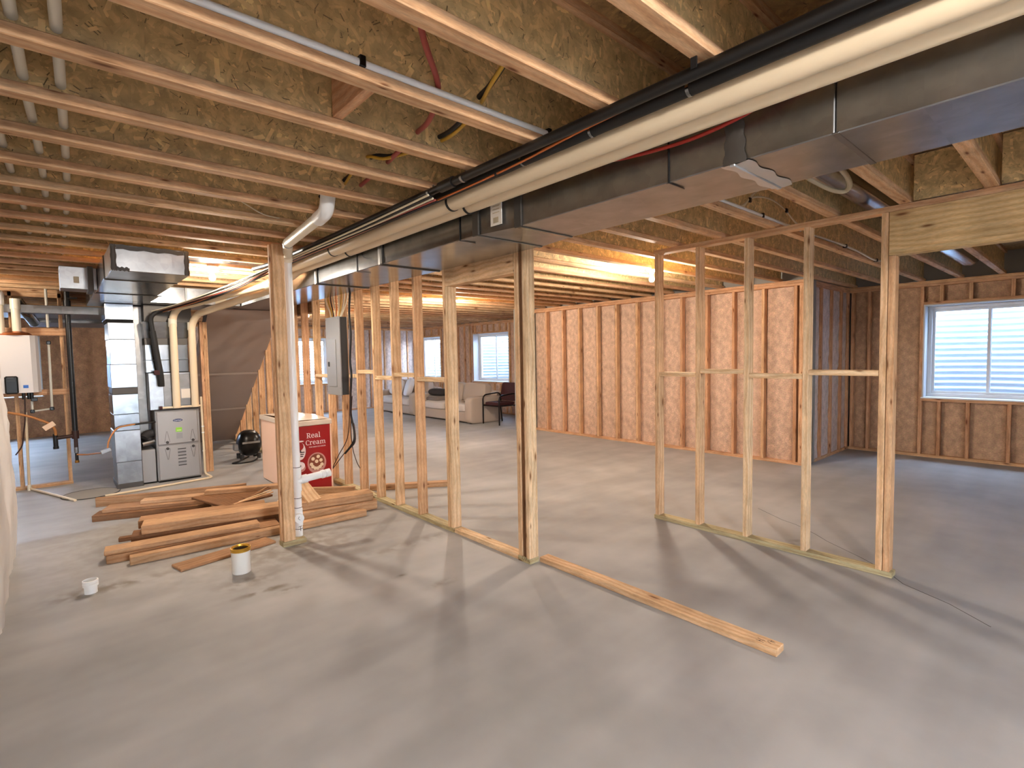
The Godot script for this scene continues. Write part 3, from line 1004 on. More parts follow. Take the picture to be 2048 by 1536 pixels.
func _ready() -> void:
	rng.seed = 20240
	materials()
	camera_and_sky()
	lamps()
	room()
	stud_frames()
	lumber()
	ducts()
	pipes()
	furnace()
	water_heater()
	wall_gear()
	seating()
	small_things()

# ---------------------------------------------------------------- lamps
func lamp(label: String, at: Vector3, energy: float, c := Color(1.0, 0.945, 0.875)) -> void:
	var t = thing("ceiling_lamp", label, "lamp", at)
	var st := mb()
	lathe(st, Vector3.ZERO, [[0.0, 0.0], [0.055, 0.0], [0.058, -0.006], [0.056, -0.012], [0.036, -0.026], [0.026, -0.03], [0.024, -0.05], [0.0, -0.05]], 24)
	obj("lamp_holder", st, M.porcelain, t)
	st = mb()
	lathe(st, Vector3.ZERO, [[0.013, -0.05], [0.014, -0.062], [0.024, -0.085], [0.030, -0.105], [0.028, -0.122], [0.018, -0.136], [0.0, -0.141]], 24)
	var b = obj("light_bulb", st, M.bulb_glow, t)
	b.cast_shadow = GeometryInstance3D.SHADOW_CASTING_SETTING_ON
	var l := OmniLight3D.new()
	l.name = "bulb_light"
	l.light_color = c
	l.light_energy = energy
	l.light_size = 0.06
	l.omni_range = 30.0
	l.omni_attenuation = 2.0
	l.shadow_enabled = true
	l.position = Vector3(0, -0.108, 0)
	t.add_child(l)

func lamps() -> void:
	lamp("bare glowing bulb in a white holder above the furnace corner", Vector3(1.215, JB - 0.001, -5.722), BULB * 0.9)
	lamp("bare glowing bulb in a white holder above the open room at the right partition", Vector3(4.98, JB - 0.001, -3.284), BULB * 0.9)
	lamp("bare bulb hidden behind the middle studs in the sofa room", Vector3(4.93, JB - 0.001, -6.941), BULB * 1.0)
	lamp("bare bulb on the joists between the post and the back window", Vector3(3.62, JB - 0.001, -9.786), BULB * 0.8)
	lamp("bare bulb in the mechanical corner hidden by the white wrapped wall", Vector3(-1.0, JB - 0.001, -7.754), BULB * 0.3)
	lamp("bare bulb on the joists behind the camera", Vector3(0.9, JB - 0.001, 1.187), BULB * 1.5, Color(1.0, 0.985, 0.97))

# ---------------------------------------------------------------- sheet metal ducts
func duct_part(parent: Node, called: String, a: Vector3, b: Vector3, m := "galv") -> MeshInstance3D:
	return obj(called, one(a, b, 0.004), M[m], parent)

func ducts() -> void:
	var Y0 := 2.232
	var Y1 := 2.432
	# main trunk over the middle partition
	var t = thing("main_duct", "long galvanized rectangular supply duct running under the joists to the right", "duct", Vector3.ZERO)
	duct_part(t, "trunk_section", Vector3(1.976, Y0, 3.9), Vector3(2.405, Y1, 0.82))
	duct_part(t, "trunk_section", Vector3(1.976, Y0, 0.815), Vector3(2.405, Y1, -0.60))
	duct_part(t, "trunk_section", Vector3(1.977, Y0 + 0.001, -0.603), Vector3(2.404, Y1, -0.93))
	duct_part(t, "trunk_section", Vector3(1.976, Y0, -0.96), Vector3(2.405, Y1, -2.15))
	# taper to the wide part
	var st := mb()
	var P = func(x, y, z) -> Vector3: return Vector3(x, y, z)
	var a = [P.call(1.976, Y0, -2.155), P.call(2.405, Y0, -2.155), P.call(2.455, Y0, -2.455), P.call(1.92, Y0, -2.455)]
	var b = [P.call(1.976, Y1, -2.155), P.call(2.405, Y1, -2.155), P.call(2.455, Y1, -2.455), P.call(1.92, Y1, -2.455)]
	var uv = [Vector2(0, 0), Vector2(0.43, 0), Vector2(0.5, 0.3), Vector2(0, 0.3)]
	face(st, a, Vector3.DOWN, uv)
	face(st, b, Vector3.UP, uv)
	face(st, [a[0], a[3], b[3], b[0]], Vector3(-1, 0, 0), uv)
	face(st, [a[1], a[2], b[2], b[1]], Vector3(1, 0, 0), uv)
	obj("taper_section", st, M.galv, t)
	var zs = [-2.46, -3.66, -4.94, -6.2, -8.38]
	for i in 4:
		duct_part(t, "trunk_section", Vector3(1.92, Y0, zs[i] - 0.002), Vector3(2.455, Y1, zs[i + 1] + 0.002), "galv_shiny")
	for z in [-2.15, -2.46]:
		var hw = 0.433 if z > -2.3 else 0.54
		var x0 = 1.97 if z > -2.3 else 1.914
		duct_part(t, "drive_cleat", Vector3(x0, Y0 - 0.007, z + 0.018), Vector3(x0 + hw, Y0 + 0.004, z - 0.016), "galv_shiny")
		duct_part(t, "drive_cleat", Vector3(x0 - 0.006, Y0 - 0.005, z + 0.03), Vector3(x0 + 0.008, Y1, z - 0.03), "mastic")
	for z in [-3.66, -4.94]:
		duct_part(t, "drive_cleat", Vector3(1.913, Y0 - 0.008, z + 0.012), Vector3(2.46, Y0 + 0.004, z - 0.012), "mastic")
		duct_part(t, "drive_cleat", Vector3(1.910, Y0 - 0.006, z + 0.02), Vector3(1.926, Y1, z - 0.02), "galv_dull")
		duct_part(t, "mastic_band", Vector3(1.908, Y0 - 0.004, z + 0.05), Vector3(1.922, Y1 - 0.02, z + 0.022), "mastic")
	obj("drive_cleat", one(Vector3(1.97, Y0 - 0.012, -0.935), Vector3(2.41, Y0, -0.955), 0.003), M.foil, t)
	for q in [[-0.60, 0.012, "galv_dull"], [0.82, 0.012, "galv_dull"]]:
		duct_part(t, "drive_cleat", Vector3(1.972, Y0 - 0.002, q[0] + q[1]), Vector3(2.409, Y0 + 0.004, q[0] - q[1]), q[2])
	# smeared mastic round the joint left of the far joist bay
	var ms := mb()
	sheet(ms, 8, 14, func(u: float, v: float) -> Vector3:
		var z = -0.90 - 0.075 * u + 0.012 * (v - 0.5) * (1 if u > 0.5 else -1) + 0.004 * sin(v * 21.0 + u * 9.0)
		return Vector3(1.973 - 0.004 * sin(PI * u), Y0 - 0.004 + 0.2 * v, z), Vector3(-1, 0, 0), Vector2(0.1, 0.2))
	obj("mastic_band", ms, M.mastic, t)
	ms = mb()
	sheet(ms, 20, 8, func(u: float, v: float) -> Vector3:
		return Vector3(1.972 + 0.44 * u, Y0 - 0.002 - 0.006 * sin(PI * v) * (0.7 + 0.3 * sin(v * 25.0 + u * 6.0)), -0.885 - 0.10 * v + 0.008 * sin(u * 17.0 + v * 4.0)), Vector3.DOWN, Vector2(0.44, 0.1))
	obj("foil_tape", ms, M.foil, t)
	for z in [-1.215, -2.62, -4.05]:
		var x = 1.975 if z > -2.3 else 1.918
		obj("hanger_strap", one(Vector3(x - 0.004, Y0 - 0.004, z), Vector3(x, Y1 + 0.08, z - 0.006), 0.0), M.black_line, t)
		obj("hanger_strap", one(Vector3(x - 0.004, Y0 - 0.006, z), Vector3(x + 0.12, Y0 - 0.002, z - 0.012), 0.0), M.galv, t)
	# paper label on the taper
	var lab := mb()
	bx(lab, Vector3(1.934, 2.262, -2.25), Vector3(1.940, 2.40, -2.345), 0.0)
	var lb = obj("paper_label", lab, M.paper, t)
	obj("printed_square", one(Vector3(1.9325, 2.275, -2.275), Vector3(1.934, 2.305, -2.32), 0.0), M.mastic_light, lb)
	for k in 3:
		obj("printed_line", one(Vector3(1.9325, 2.33 + 0.018 * k, -2.265), Vector3(1.934, 2.334 + 0.018 * k, -2.325), 0.0), M.mastic_light, lb)
	# round branch in a joist bay
	t = thing("round_branch_duct", "round metal branch duct passing through a joist bay above the right partition", "duct", Vector3(2.41, 2.545, -1.06))
	obj("round_pipe", tubed([Vector3(0, 0, 0), Vector3(3.2, 0, 0)], 0.078, 28), M.galv_shiny, t)
	obj("round_pipe", tubed([Vector3(3.18, 0, 0), Vector3(5.6, 0, 0), Vector3(5.9, 0.03, 0)], 0.080, 28), M.galv_shiny, t)
	st = mb()
	var ring := []
	for i in 31:
		var an = PI * (i / 30.0 - 0.5)
		var th = deg_to_rad(-90.0 + 58.0 * sin(an) + 18.0)
		ring.append(Vector3(0.78 + 0.42 * cos(an), sin(th) * 0.079, cos(th) * 0.079))
	tube(st, ring, 0.016, 8)
	obj("sealant_smear", st, M.mastic_light, t)
	# supply box over the furnace
	t = thing("supply_plenum", "boxy galvanized supply plenum with mastic smeared end hung above the furnace", "duct", Vector3.ZERO)
	duct_part(t, "plenum_box", Vector3(0.385, Y0, -5.05), Vector3(0.905, 2.433, -5.62))
	duct_part(t, "plenum_box", Vector3(0.375, Y0, -5.625), Vector3(0.90, 2.433, -6.75), "galv_shiny")
	duct_part(t, "plenum_box", Vector3(0.37, Y0, -6.755), Vector3(0.93, 2.433, -7.53), "galv_shiny")
	duct_part(t, "drive_cleat", Vector3(0.365, Y0 - 0.006, -6.735), Vector3(0.94, Y0 + 0.002, -6.765), "mastic")
	duct_part(t, "cross_trunk", Vector3(0.37, Y0, -7.54), Vector3(1.30, 2.433, -8.38), "galv_shiny")
	duct_part(t, "cross_trunk", Vector3(1.304, Y0, -7.542), Vector3(1.914, 2.433, -8.37))
	duct_part(t, "drive_cleat", Vector3(1.29, Y0 - 0.005, -7.535), Vector3(1.31, 2.434, -8.38), "galv_dull")
	duct_part(t, "mastic_band", Vector3(1.62, Y0 + 0.02, -7.538), Vector3(1.75, 2.40, -7.5425), "mastic_light")
	for e in [[0.385, 0.420, 2.232, 2.43], [0.87, 0.905, 2.232, 2.43], [0.42, 0.87, 2.395, 2.43], [0.42, 0.50, 2.232, 2.26]]:
		var w := mb()
		sheet(w, 10, 10, func(u: float, v: float) -> Vector3:
			return Vector3(lerpf(e[0], e[1], u) + 0.006 * sin(v * 14.0) * (u - 0.5), lerpf(e[2], e[3], v) + 0.006 * sin(u * 19.0), -5.046 + 0.004 * sin(PI * u)), Vector3(0, 0, 1), Vector2(0.2, 0.2))
		obj("mastic_band", w, M.mastic, t)
	duct_part(t, "drive_cleat", Vector3(0.38, Y0 - 0.006, -5.605), Vector3(0.91, Y0 + 0.002, -5.63), "mastic")
	duct_part(t, "side_stub", Vector3(0.10, 2.215, -6.35), Vector3(0.372, 2.42, -6.62))
	duct_part(t, "side_stub", Vector3(0.30, 2.20, -6.33), Vector3(0.345, 2.43, -6.64), "mastic")
	obj("paper_label", one(Vector3(0.20, 2.27, -6.347), Vector3(0.24, 2.33, -6.351), 0.0), M.mastic_light, t)
	duct_part(t, "supply_riser", Vector3(0.885, 1.39, -7.86), Vector3(1.345, 1.74, -8.36), "galv_shiny")
	duct_part(t, "riser_seam", Vector3(0.88, 1.54, -7.856), Vector3(1.35, 1.548, -8.3), "galv")
	duct_part(t, "mastic_band", Vector3(0.882, 1.735, -7.855), Vector3(1.348, 1.82, -8.36), "mastic")
	st = mb()
	var lo = [Vector3(0.885, 1.82, -7.858), Vector3(1.345, 1.82, -7.858), Vector3(1.345, 1.82, -8.36), Vector3(0.885, 1.82, -8.36)]
	var hi = [Vector3(0.87, 2.02, -7.82), Vector3(1.44, 2.02, -7.82), Vector3(1.44, 2.02, -8.4), Vector3(0.87, 2.02, -8.4)]
	for i in 4:
		var j = (i + 1) % 4
		face(st, [lo[i], lo[j], hi[j], hi[i]], [Vector3(0, 0, 1), Vector3(1, 0, 0), Vector3(0, 0, -1), Vector3(-1, 0, 0)][i], uv)
	obj("riser_flare", st, M.galv_shiny, t)
	duct_part(t, "riser_neck", Vector3(0.89, 2.02, -7.84), Vector3(1.40, 2.231, -8.38), "mastic")
	# panned return bay with crumpled foil end by the lamp
	st = mb()
	sheet(st, 16, 12, func(u: float, v: float) -> Vector3:
		return Vector3(lerpf(0.95, 1.72, u) - 0.3 * u * (1.0 - v) * 0.5, JB + 0.016 - 0.006 * sin(u * 9.0) * sin(v * 7.0), lerpf(-5.40, -5.63, v)), Vector3.DOWN, Vector2(0.8, 0.3))
	var pan = thing("joist_pan", "crumpled sheet metal panel closing the joist bay above the left bulb", "duct panel", Vector3.ZERO)
	obj("metal_sheet", st, M.galv_shiny, pan)
	# return trunk and drop
	t = thing("return_duct", "tall galvanized return air duct standing to the left of the furnace", "duct", Vector3.ZERO)
	duct_part(t, "return_trunk", Vector3(-0.55, 2.13, -8.45), Vector3(0.93, 2.228, -9.4), "galv_dull")
	duct_part(t, "return_trunk", Vector3(-0.2, 2.08, -9.45), Vector3(1.3, 2.2, -10.6), "galv_dull")
	duct_part(t, "return_collar", Vector3(0.515, 2.04, -7.85), Vector3(0.79, 2.228, -8.44), "galv_shiny")
	duct_part(t, "dark_gasket", Vector3(0.52, 2.0, -7.86), Vector3(0.785, 2.045, -8.3), "dark_gap")
	var ys = [0.02, 0.32, 0.70, 0.90, 1.14, 1.22, 1.50, 1.80, 2.0]
	var mm = ["galv", "galv", "galv_shiny", "galv_shiny", "mastic", "galv_shiny", "galv_shiny", "galv"]
	for i in 8:
		var x0 = 0.535 - 0.006 * (i % 2)
		if i < 2:
			x0 += 0.0
		duct_part(t, "drop_section", Vector3(x0, ys[i], -7.79 + 0.004 * (i % 2)), Vector3(0.785, ys[i + 1] - 0.002, -8.30), mm[i])
	duct_part(t, "base_flange", Vector3(0.525, 0.0, -7.78), Vector3(0.79, 0.06, -8.31), "mastic")
	duct_part(t, "rear_riser", Vector3(0.80, 0.46, -8.05), Vector3(0.90, 2.225, -8.40), "galv_dull")
	duct_part(t, "filter_cabinet", Vector3(0.79, 0.02, -7.84), Vector3(0.932, 0.43, -8.45), "furnace_grey")
	duct_part(t, "filter_base", Vector3(0.79, 0.0, -7.85), Vector3(0.932, 0.02, -8.45), "dark_gap")

# ---------------------------------------------------------------- pipes
func ring_strap(parent: Node, called: String, c: Vector3, r: float, m: String, a0 := -200.0, a1 := 20.0, up := 0.0) -> void:
	var pts := []
	for i in 17:
		var a = deg_to_rad(lerpf(a0, a1, i / 16.0))
		pts.append(c + Vector3(cos(a) * r, sin(a) * r, 0))
	if up > 0.0:
		pts.append(pts[-1] + Vector3(0, up, 0))
	var st := mb()
	for i in pts.size() - 1:
		bar(st, pts[i], pts[i + 1], Vector3(0, 0, 1), 0.003, 0.016, 0.0)
	obj(called, st, M[m], parent)

func pipes() -> void:
	# furnace vent and intake: two pipes side by side under the joists
	var py := 2.388
	var t = thing("vent_pipe", "cream plastic vent pipe nearest the camera along the main duct, bending down to the furnace", "pipe", Vector3.ZERO, "")
	obj("pipe_run", tubed(bend([Vector3(1.745, py, 3.9), Vector3(1.745, py, -5.15), Vector3(1.70, 2.29, -5.62)], 0.12), 0.0445, 24), M.pvc_cream, t)
	obj("pipe_run", tubed(bend([Vector3(1.70, 2.292, -5.60), Vector3(1.22, 2.19, -7.62), Vector3(1.172, 2.08, -7.72), Vector3(1.172, 0.935, -7.74)], 0.09), 0.0415, 24), M.pvc_cream, t)
	obj("coupling", tubed([Vector3(1.712, 2.30, -5.55), Vector3(1.69, 2.287, -5.66)], 0.050, 20), M.pvc, t)
	obj("coupling", tubed([Vector3(1.172, 2.06, -7.715), Vector3(1.172, 1.96, -7.735)], 0.047, 20), M.pvc, t)
	for z in [-2.45, -4.1, 0.4]:
		ring_strap(t, "pipe_strap", Vector3(1.745, py, z), 0.0465, "black_line", -210.0, 0.0, 0.05)
	t = thing("vent_pipe", "cream plastic vent pipe tucked behind the nearer one against the main duct", "pipe", Vector3.ZERO, "")
	obj("pipe_run", tubed(bend([Vector3(1.846, py - 0.003, 3.9), Vector3(1.846, py - 0.003, -5.15), Vector3(1.80, 2.27, -5.7), Vector3(1.43, 2.12, -7.62), Vector3(1.375, 2.0, -7.72), Vector3(1.375, 0.935, -7.74)], 0.09), 0.0415, 24), M.pvc_cream, t)
	obj("coupling", tubed([Vector3(1.375, 2.02, -7.725), Vector3(1.375, 1.92, -7.735)], 0.047, 20), M.pvc, t)
	for z in [-2.43, -4.02, 0.42]:
		ring_strap(t, "pipe_strap", Vector3(1.846, py - 0.003, z), 0.0465, "black_line", -170.0, -10.0)
	# black iron gas pipe and the insulated line set
	t = thing("gas_pipe", "black iron gas pipe strapped under the joists beside the cream vent pipes", "pipe", Vector3.ZERO)
	obj("pipe_run", tubed([Vector3(1.565, 2.40, 3.9), Vector3(1.565, 2.40, -2.28)], 0.021, 16), M.black_pipe, t)
	obj("pipe_run", tubed([Vector3(1.565, 2.40, -2.20), Vector3(1.565, 2.40, -5.0), Vector3(1.5, 2.39, -5.4)], 0.019, 16), M.black_pipe, t)
	obj("coupling", tubed([Vector3(1.565, 2.40, -2.18), Vector3(1.565, 2.40, -2.30)], 0.027, 16), M.black_pipe, t)
	ring_strap(t, "pipe_strap", Vector3(1.565, 2.40, -0.86), 0.0225, "black_line", -200.0, -180.0, 0.10)
	obj("pipe_strap", one(Vector3(1.538, 2.40, -0.852), Vector3(1.542, JB + 0.03, -0.872), 0.0), M.black_line, t)
	ring_strap(t, "pipe_strap", Vector3(1.565, 2.40, -2.10), 0.023, "galv", -180.0, 30.0, 0.06)
	ring_strap(t, "pipe_strap", Vector3(1.565, 2.40, -2.40), 0.023, "galv", -180.0, 30.0, 0.03)
	t = thing("insulated_refrigerant_line", "black foam insulated refrigerant line drooping to the coil above the furnace", "pipe", Vector3.ZERO)
	obj("foam_sleeve", tubed(smooth([Vector3(1.648, 2.402, 3.9), Vector3(1.648, 2.400, 1.0), Vector3(1.648, 2.402, -1.0), Vector3(1.648, 2.398, -3.0), Vector3(1.645, 2.395, -4.6), Vector3(1.60, 2.36, -5.4), Vector3(1.35, 2.22, -6.6), Vector3(1.08, 2.16, -7.55), Vector3(0.955, 2.08, -7.68), Vector3(0.955, 1.9, -7.69), Vector3(0.985, 1.6, -7.69), Vector3(1.01, 1.26, -7.70)], 8), 0.024, 16), M.black_foam, t)
	obj("foam_sleeve", tubed(smooth([Vector3(0.955, 1.9, -7.70), Vector3(0.985, 1.6, -7.70), Vector3(1.012, 1.36, -7.70), Vector3(1.018, 1.22, -7.72)], 6), 0.034, 16), M.black_foam, t)
	obj("valve_body", one(Vector3(0.945, 1.36, -7.66), Vector3(1.0, 1.42, -7.70), 0.005), M.maroon, t)
	for z in [-0.93, -1.35, -1.75]:
		obj("foil_patch", tubed([Vector3(1.648, 2.401, z), Vector3(1.648, 2.401, z - 0.012)], 0.0255, 12), M.galv_shiny, t)
	t = thing("copper_line", "thin copper liquid line following the black insulated line", "pipe", Vector3.ZERO)
	obj("copper_tube", tubed(smooth([Vector3(1.607, 2.412, 3.9), Vector3(1.607, 2.412, 0.0), Vector3(1.608, 2.405, -1.2), Vector3(1.612, 2.372, -2.0), Vector3(1.61, 2.366, -3.6), Vector3(1.60, 2.362, -4.7), Vector3(1.56, 2.33, -5.5), Vector3(1.30, 2.20, -6.7), Vector3(1.06, 2.13, -7.6)], 8), 0.0055, 10), M.copper, t)
	for z in [-1.9, -2.5, -3.1, -3.5]:
		obj("wire_tie", tubed([Vector3(1.612, 2.371, z), Vector3(1.612, 2.371, z - 0.012)], 0.008, 8), M.black_line, t)
	t = thing("cable_bundle", "bundle of white and dark cables sagging along the black pipes towards the furnace", "cable", Vector3.ZERO)
	for k in 5:
		var dx = -0.02 + 0.014 * k
		obj("cable", tubed(smooth([Vector3(1.54 + dx, 2.365 - 0.006 * k, -2.35), Vector3(1.55 + dx, 2.36 - 0.004 * (k % 3), -3.2), Vector3(1.535 + dx, 2.352 + 0.005 * (k % 2), -4.2), Vector3(1.52 + dx, 2.34, -5.1), Vector3(1.40 + dx, 2.28 - 0.01 * k, -5.9), Vector3(1.2 + dx, 2.20, -6.9), Vector3(0.98 + dx, 2.14, -7.7)], 6), 0.006, 8), M[["white_cable", "black_line", "white_cable", "pink_tube", "black_line"][k]], t)
	# water lines threaded through the joists
	var lines = [[Vector3(-0.055, 2.505, -1.30), Vector3(-0.02, 2.505, -2.5), Vector3(0.008, 2.505, -3.2), Vector3(0.03, 2.505, -4.3), Vector3(0.035, 2.505, -6.4)],
		[Vector3(0.035, 2.505, -1.30), Vector3(0.078, 2.505, -2.5), Vector3(0.107, 2.505, -3.4), Vector3(0.125, 2.505, -4.3), Vector3(0.13, 2.505, -6.4)],
		[Vector3(-0.15, 2.505, -1.30), Vector3(-0.11, 2.505, -3.24), Vector3(-0.088, 2.505, -4.2), Vector3(-0.07, 2.505, -4.7), Vector3(-0.065, 2.505, -6.4)]]
	var names = ["white water pipe threaded through the joists, middle of the three", "white water pipe threaded through the joists, rightmost of the three", "white water pipe threaded through the joists, leftmost of the three"]
	for i in 3:
		t = thing("water_pipe", names[i], "pipe", Vector3.ZERO, "water pipes through the joists")
		obj("plastic_tube", tubed(smooth(lines[i], 5), 0.0155, 14), M.pex, t)
	t = thing("conduit_pipe", "straight white pipe clipped along the flange of the joist across the ceiling", "pipe", Vector3.ZERO)
	obj("plastic_tube", tubed([Vector3(-0.25, 2.489, -1.643), Vector3(1.70, 2.489, -1.643)], 0.0155, 16), M.pvc_white, t)
	for x in [0.815, 1.69]:
		obj("pipe_clip", one(Vector3(x - 0.011, 2.474, -1.624), Vector3(x + 0.011, 2.512, -1.666), 0.003), M.black_plastic, t)
	t = thing("conduit_pipe", "white pipe clipped along a joist above the right partition", "pipe", Vector3.ZERO)
	obj("plastic_tube", tubed([Vector3(2.95, 2.489, -1.643), Vector3(4.6, 2.489, -1.643)], 0.0135, 14), M.pvc_white, t)
	obj("pipe_clip", one(Vector3(3.87, 2.474, -1.624), Vector3(3.89, 2.508, -1.666), 0.003), M.black_plastic, t)
	t = thing("flexible_tube", "cream flexible tube looping over the joists beyond the right partition", "tube", Vector3.ZERO)
	obj("plastic_tube", tubed(smooth([Vector3(3.60, 2.50, -1.655), Vector3(3.72, 2.585, -1.66), Vector3(3.90, 2.63, -1.66), Vector3(4.11, 2.64, -1.66), Vector3(4.32, 2.61, -1.66), Vector3(4.53, 2.546, -1.655), Vector3(4.8, 2.50, -1.65), Vector3(5.1, 2.498, -1.645), Vector3(5.6, 2.50, -1.635), Vector3(6.0, 2.48, -1.61), Vector3(6.5, 2.452, -1.60), Vector3(7.0, 2.49, -1.62), Vector3(7.3, 2.50, -1.64)], 8), 0.010, 10), M.white_cable, t)
	obj("plastic_tube", tubed(smooth([Vector3(3.98, 2.70, -1.62), Vector3(3.85, 2.67, -1.65), Vector3(3.74, 2.61, -1.655), Vector3(3.63, 2.53, -1.655), Vector3(3.52, 2.49, -1.65)], 8), 0.010, 10), M.white_cable, t)
	for p in [Vector3(3.70, 2.57, -1.655), Vector3(4.34, 2.605, -1.655), Vector3(5.7, 2.497, -1.632), Vector3(6.6, 2.455, -1.60)]:
		obj("pipe_clip", one(p + Vector3(-0.014, -0.016, -0.02), p + Vector3(0.014, 0.016, 0.016), 0.003), M.black_plastic, t)
	t = thing("yellow_cable", "yellow cable sagging beneath the joist left of the right partition", "cable", Vector3.ZERO)
	obj("cable", tubed(smooth([Vector3(2.62, 2.55, -2.0), Vector3(2.85, 2.44, -2.02), Vector3(3.05, 2.43, -1.98), Vector3(3.25, 2.50, -1.80), Vector3(3.35, 2.56, -1.70)], 8), 0.006, 8), M.yellow_cable, t)
	# tubes and cables between the left joists
	t = thing("red_tube", "faded red tube threaded through the joists near the camera", "tube", Vector3.ZERO)
	obj("plastic_tube", tubed(smooth([Vector3(0.80, 2.66, -1.29), Vector3(0.93, 2.55, -1.45), Vector3(1.13, 2.52, -1.66), Vector3(1.22, 2.50, -1.86), Vector3(1.29, 2.53, -2.09), Vector3(1.30, 2.50, -2.30), Vector3(1.36, 2.53, -2.50), Vector3(1.40, 2.52, -2.9)], 8), 0.011, 10), M.pink_tube, t)
	t = thing("black_cable", "black cable threaded through the joists beside the faded red tube", "cable", Vector3.ZERO)
	obj("cable", tubed(smooth([Vector3(1.20, 2.56, -1.27), Vector3(1.26, 2.52, -1.50), Vector3(1.32, 2.54, -1.67), Vector3(1.355, 2.51, -1.86), Vector3(1.40, 2.54, -2.10), Vector3(1.31, 2.51, -2.32), Vector3(1.26, 2.53, -2.47), Vector3(1.30, 2.53, -2.9), Vector3(1.32, 2.54, -3.3)], 8), 0.010, 10), M.black_line, t)
	t = thing("tan_cable", "tan cable twisted next to the black cable between the joists", "cable", Vector3.ZERO)
	obj("cable", tubed(smooth([Vector3(1.185, 2.54, -1.27), Vector3(1.25, 2.505, -1.50), Vector3(1.335, 2.525, -1.67), Vector3(1.37, 2.50, -1.86), Vector3(1.41, 2.525, -2.10), Vector3(1.29, 2.50, -2.35), Vector3(1.24, 2.53, -2.50), Vector3(1.31, 2.51, -2.9)], 8), 0.008, 8), M.yellow_cable, t)
	t = thing("thin_wire", "thin pale wire drooping between two joists near the drain elbow", "wire", Vector3.ZERO)
	obj("wire", tubed(smooth([Vector3(0.80, 2.50, -3.36), Vector3(0.95, 2.475, -3.5), Vector3(1.10, 2.46, -3.62), Vector3(1.30, 2.475, -3.7)], 8), 0.004, 6), M.white_cable, t)
	t = thing("red_cable", "bright red cable sagging along the side of the main duct", "cable", Vector3.ZERO)
	obj("cable", tubed(smooth([Vector3(1.95, 2.47, -0.45), Vector3(1.935, 2.41, -0.76), Vector3(1.93, 2.375, -0.9), Vector3(1.93, 2.358, -1.08), Vector3(1.93, 2.365, -1.28), Vector3(1.93, 2.39, -1.5), Vector3(1.93, 2.46, -1.8)], 8), 0.0075, 10), M.red_tube, t)
	# drain stack by the post
	t = thing("drain_stack", "white plastic drain stack rising beside the post with a capped branch", "pipe", Vector3(1.495, 0, -4.43))
	obj("pipe_run", tubed([Vector3(0, 0.03, 0), Vector3(0, 2.33, 0)], 0.031, 20), M.pvc_white, t)
	obj("pipe_run", tubed(bend([Vector3(0, 2.32, 0), Vector3(-0.005, 2.37, 0.02), Vector3(-0.13, 2.385, 0.40), Vector3(-0.205, 2.40, 1.25)], 0.04), 0.036, 20), M.pvc, t)
	obj("elbow_fitting", tubed(bend([Vector3(-0.195, 2.395, 1.16), Vector3(-0.21, 2.402, 1.33), Vector3(-0.21, 2.50, 1.36)], 0.06), 0.043, 20), M.pvc_white, t)
	obj("pipe_run", tubed([Vector3(-0.21, 2.49, 1.36), Vector3(-0.21, 2.72, 1.36)], 0.036, 20), M.pvc_white, t)
	for y in [0.62, 0.36, 0.28, 0.10]:
		obj("joint_line", tubed([Vector3(0, y, 0), Vector3(0, y + 0.004, 0)], 0.0318, 20), M.ink, t)
	obj("tee_fitting", tubed([Vector3(0, 0.42, 0), Vector3(0, 0.62, 0)], 0.036, 20), M.pvc_white, t)
	obj("branch_pipe", tubed([Vector3(0.0, 0.51, 0.01), Vector3(0.25, 0.535, 0.02)], 0.030, 20), M.pvc_white, t)
	obj("coupling", tubed([Vector3(0.03, 0.512, 0.01), Vector3(0.08, 0.518, 0.012)], 0.036, 20), M.pvc_white, t)
	obj("coupling", tubed([Vector3(0.20, 0.53, 0.018), Vector3(0.225, 0.533, 0.019)], 0.036, 20), M.pvc_white, t)
	obj("end_cap", tubed([Vector3(0.235, 0.533, 0.019), Vector3(0.275, 0.537, 0.02)], 0.035, 20), M.pvc_white, t)
	obj("cleanout_tee", tubed([Vector3(0, 0.13, 0), Vector3(0, 0.27, 0)], 0.035, 20), M.pvc_white, t)
	var cl = obj("cleanout_cap", tubed([Vector3(0.0, 0.20, 0.0), Vector3(-0.012, 0.20, 0.058)], 0.038, 24), M.pvc_white, t)
	var ink := mb()
	for q in [[-0.012, 0.218, -0.022, 0.202], [-0.022, 0.202, -0.006, 0.185]]:
		bar(ink, Vector3(q[0], q[1], 0.0592), Vector3(q[2], q[3], 0.0592), Vector3(0, 0, 1), 0.003, 0.001, 0.0)
	obj("pen_mark", ink, M.ink, cl)
	ink = mb()
	bar(ink, Vector3(0.004, 0.125, 0.032), Vector3(0.004, 0.085, 0.032), Vector3(0, 0, 1), 0.003, 0.002, 0.0)
	bar(ink, Vector3(-0.012, 0.122, 0.031), Vector3(0.016, 0.126, 0.031), Vector3(0, 0, 1), 0.003, 0.002, 0.0)
	obj("pen_mark", ink, M.ink, t)
	ring_strap(t, "pipe_strap", Vector3(-0.13, 2.385, 0.40), 0.038, "galv", -170.0, 20.0, 0.04)
	# stub in the floor
	t = thing("floor_drain_stub", "short white capped drain stub sticking out of the floor at the left", "pipe stub", Vector3(0.125, 0, -4.40))
	var st := mb()
	lathe(st, Vector3.ZERO, [[0.036, -0.01], [0.036, 0.045], [0.043, 0.047], [0.043, 0.064], [0.039, 0.066], [0.039, 0.070], [0.043, 0.072], [0.043, 0.086], [0.037, 0.088], [0.036, 0.06], [0.0, 0.058]], 28)
	obj("stub_pipe", st, M.pvc_white, t)
	st = mb()
	lathe(st, Vector3.ZERO, [[0.034, 0.0605], [0.0, 0.0605]], 24)
	obj("pipe_opening", st, M.can_inside, t)
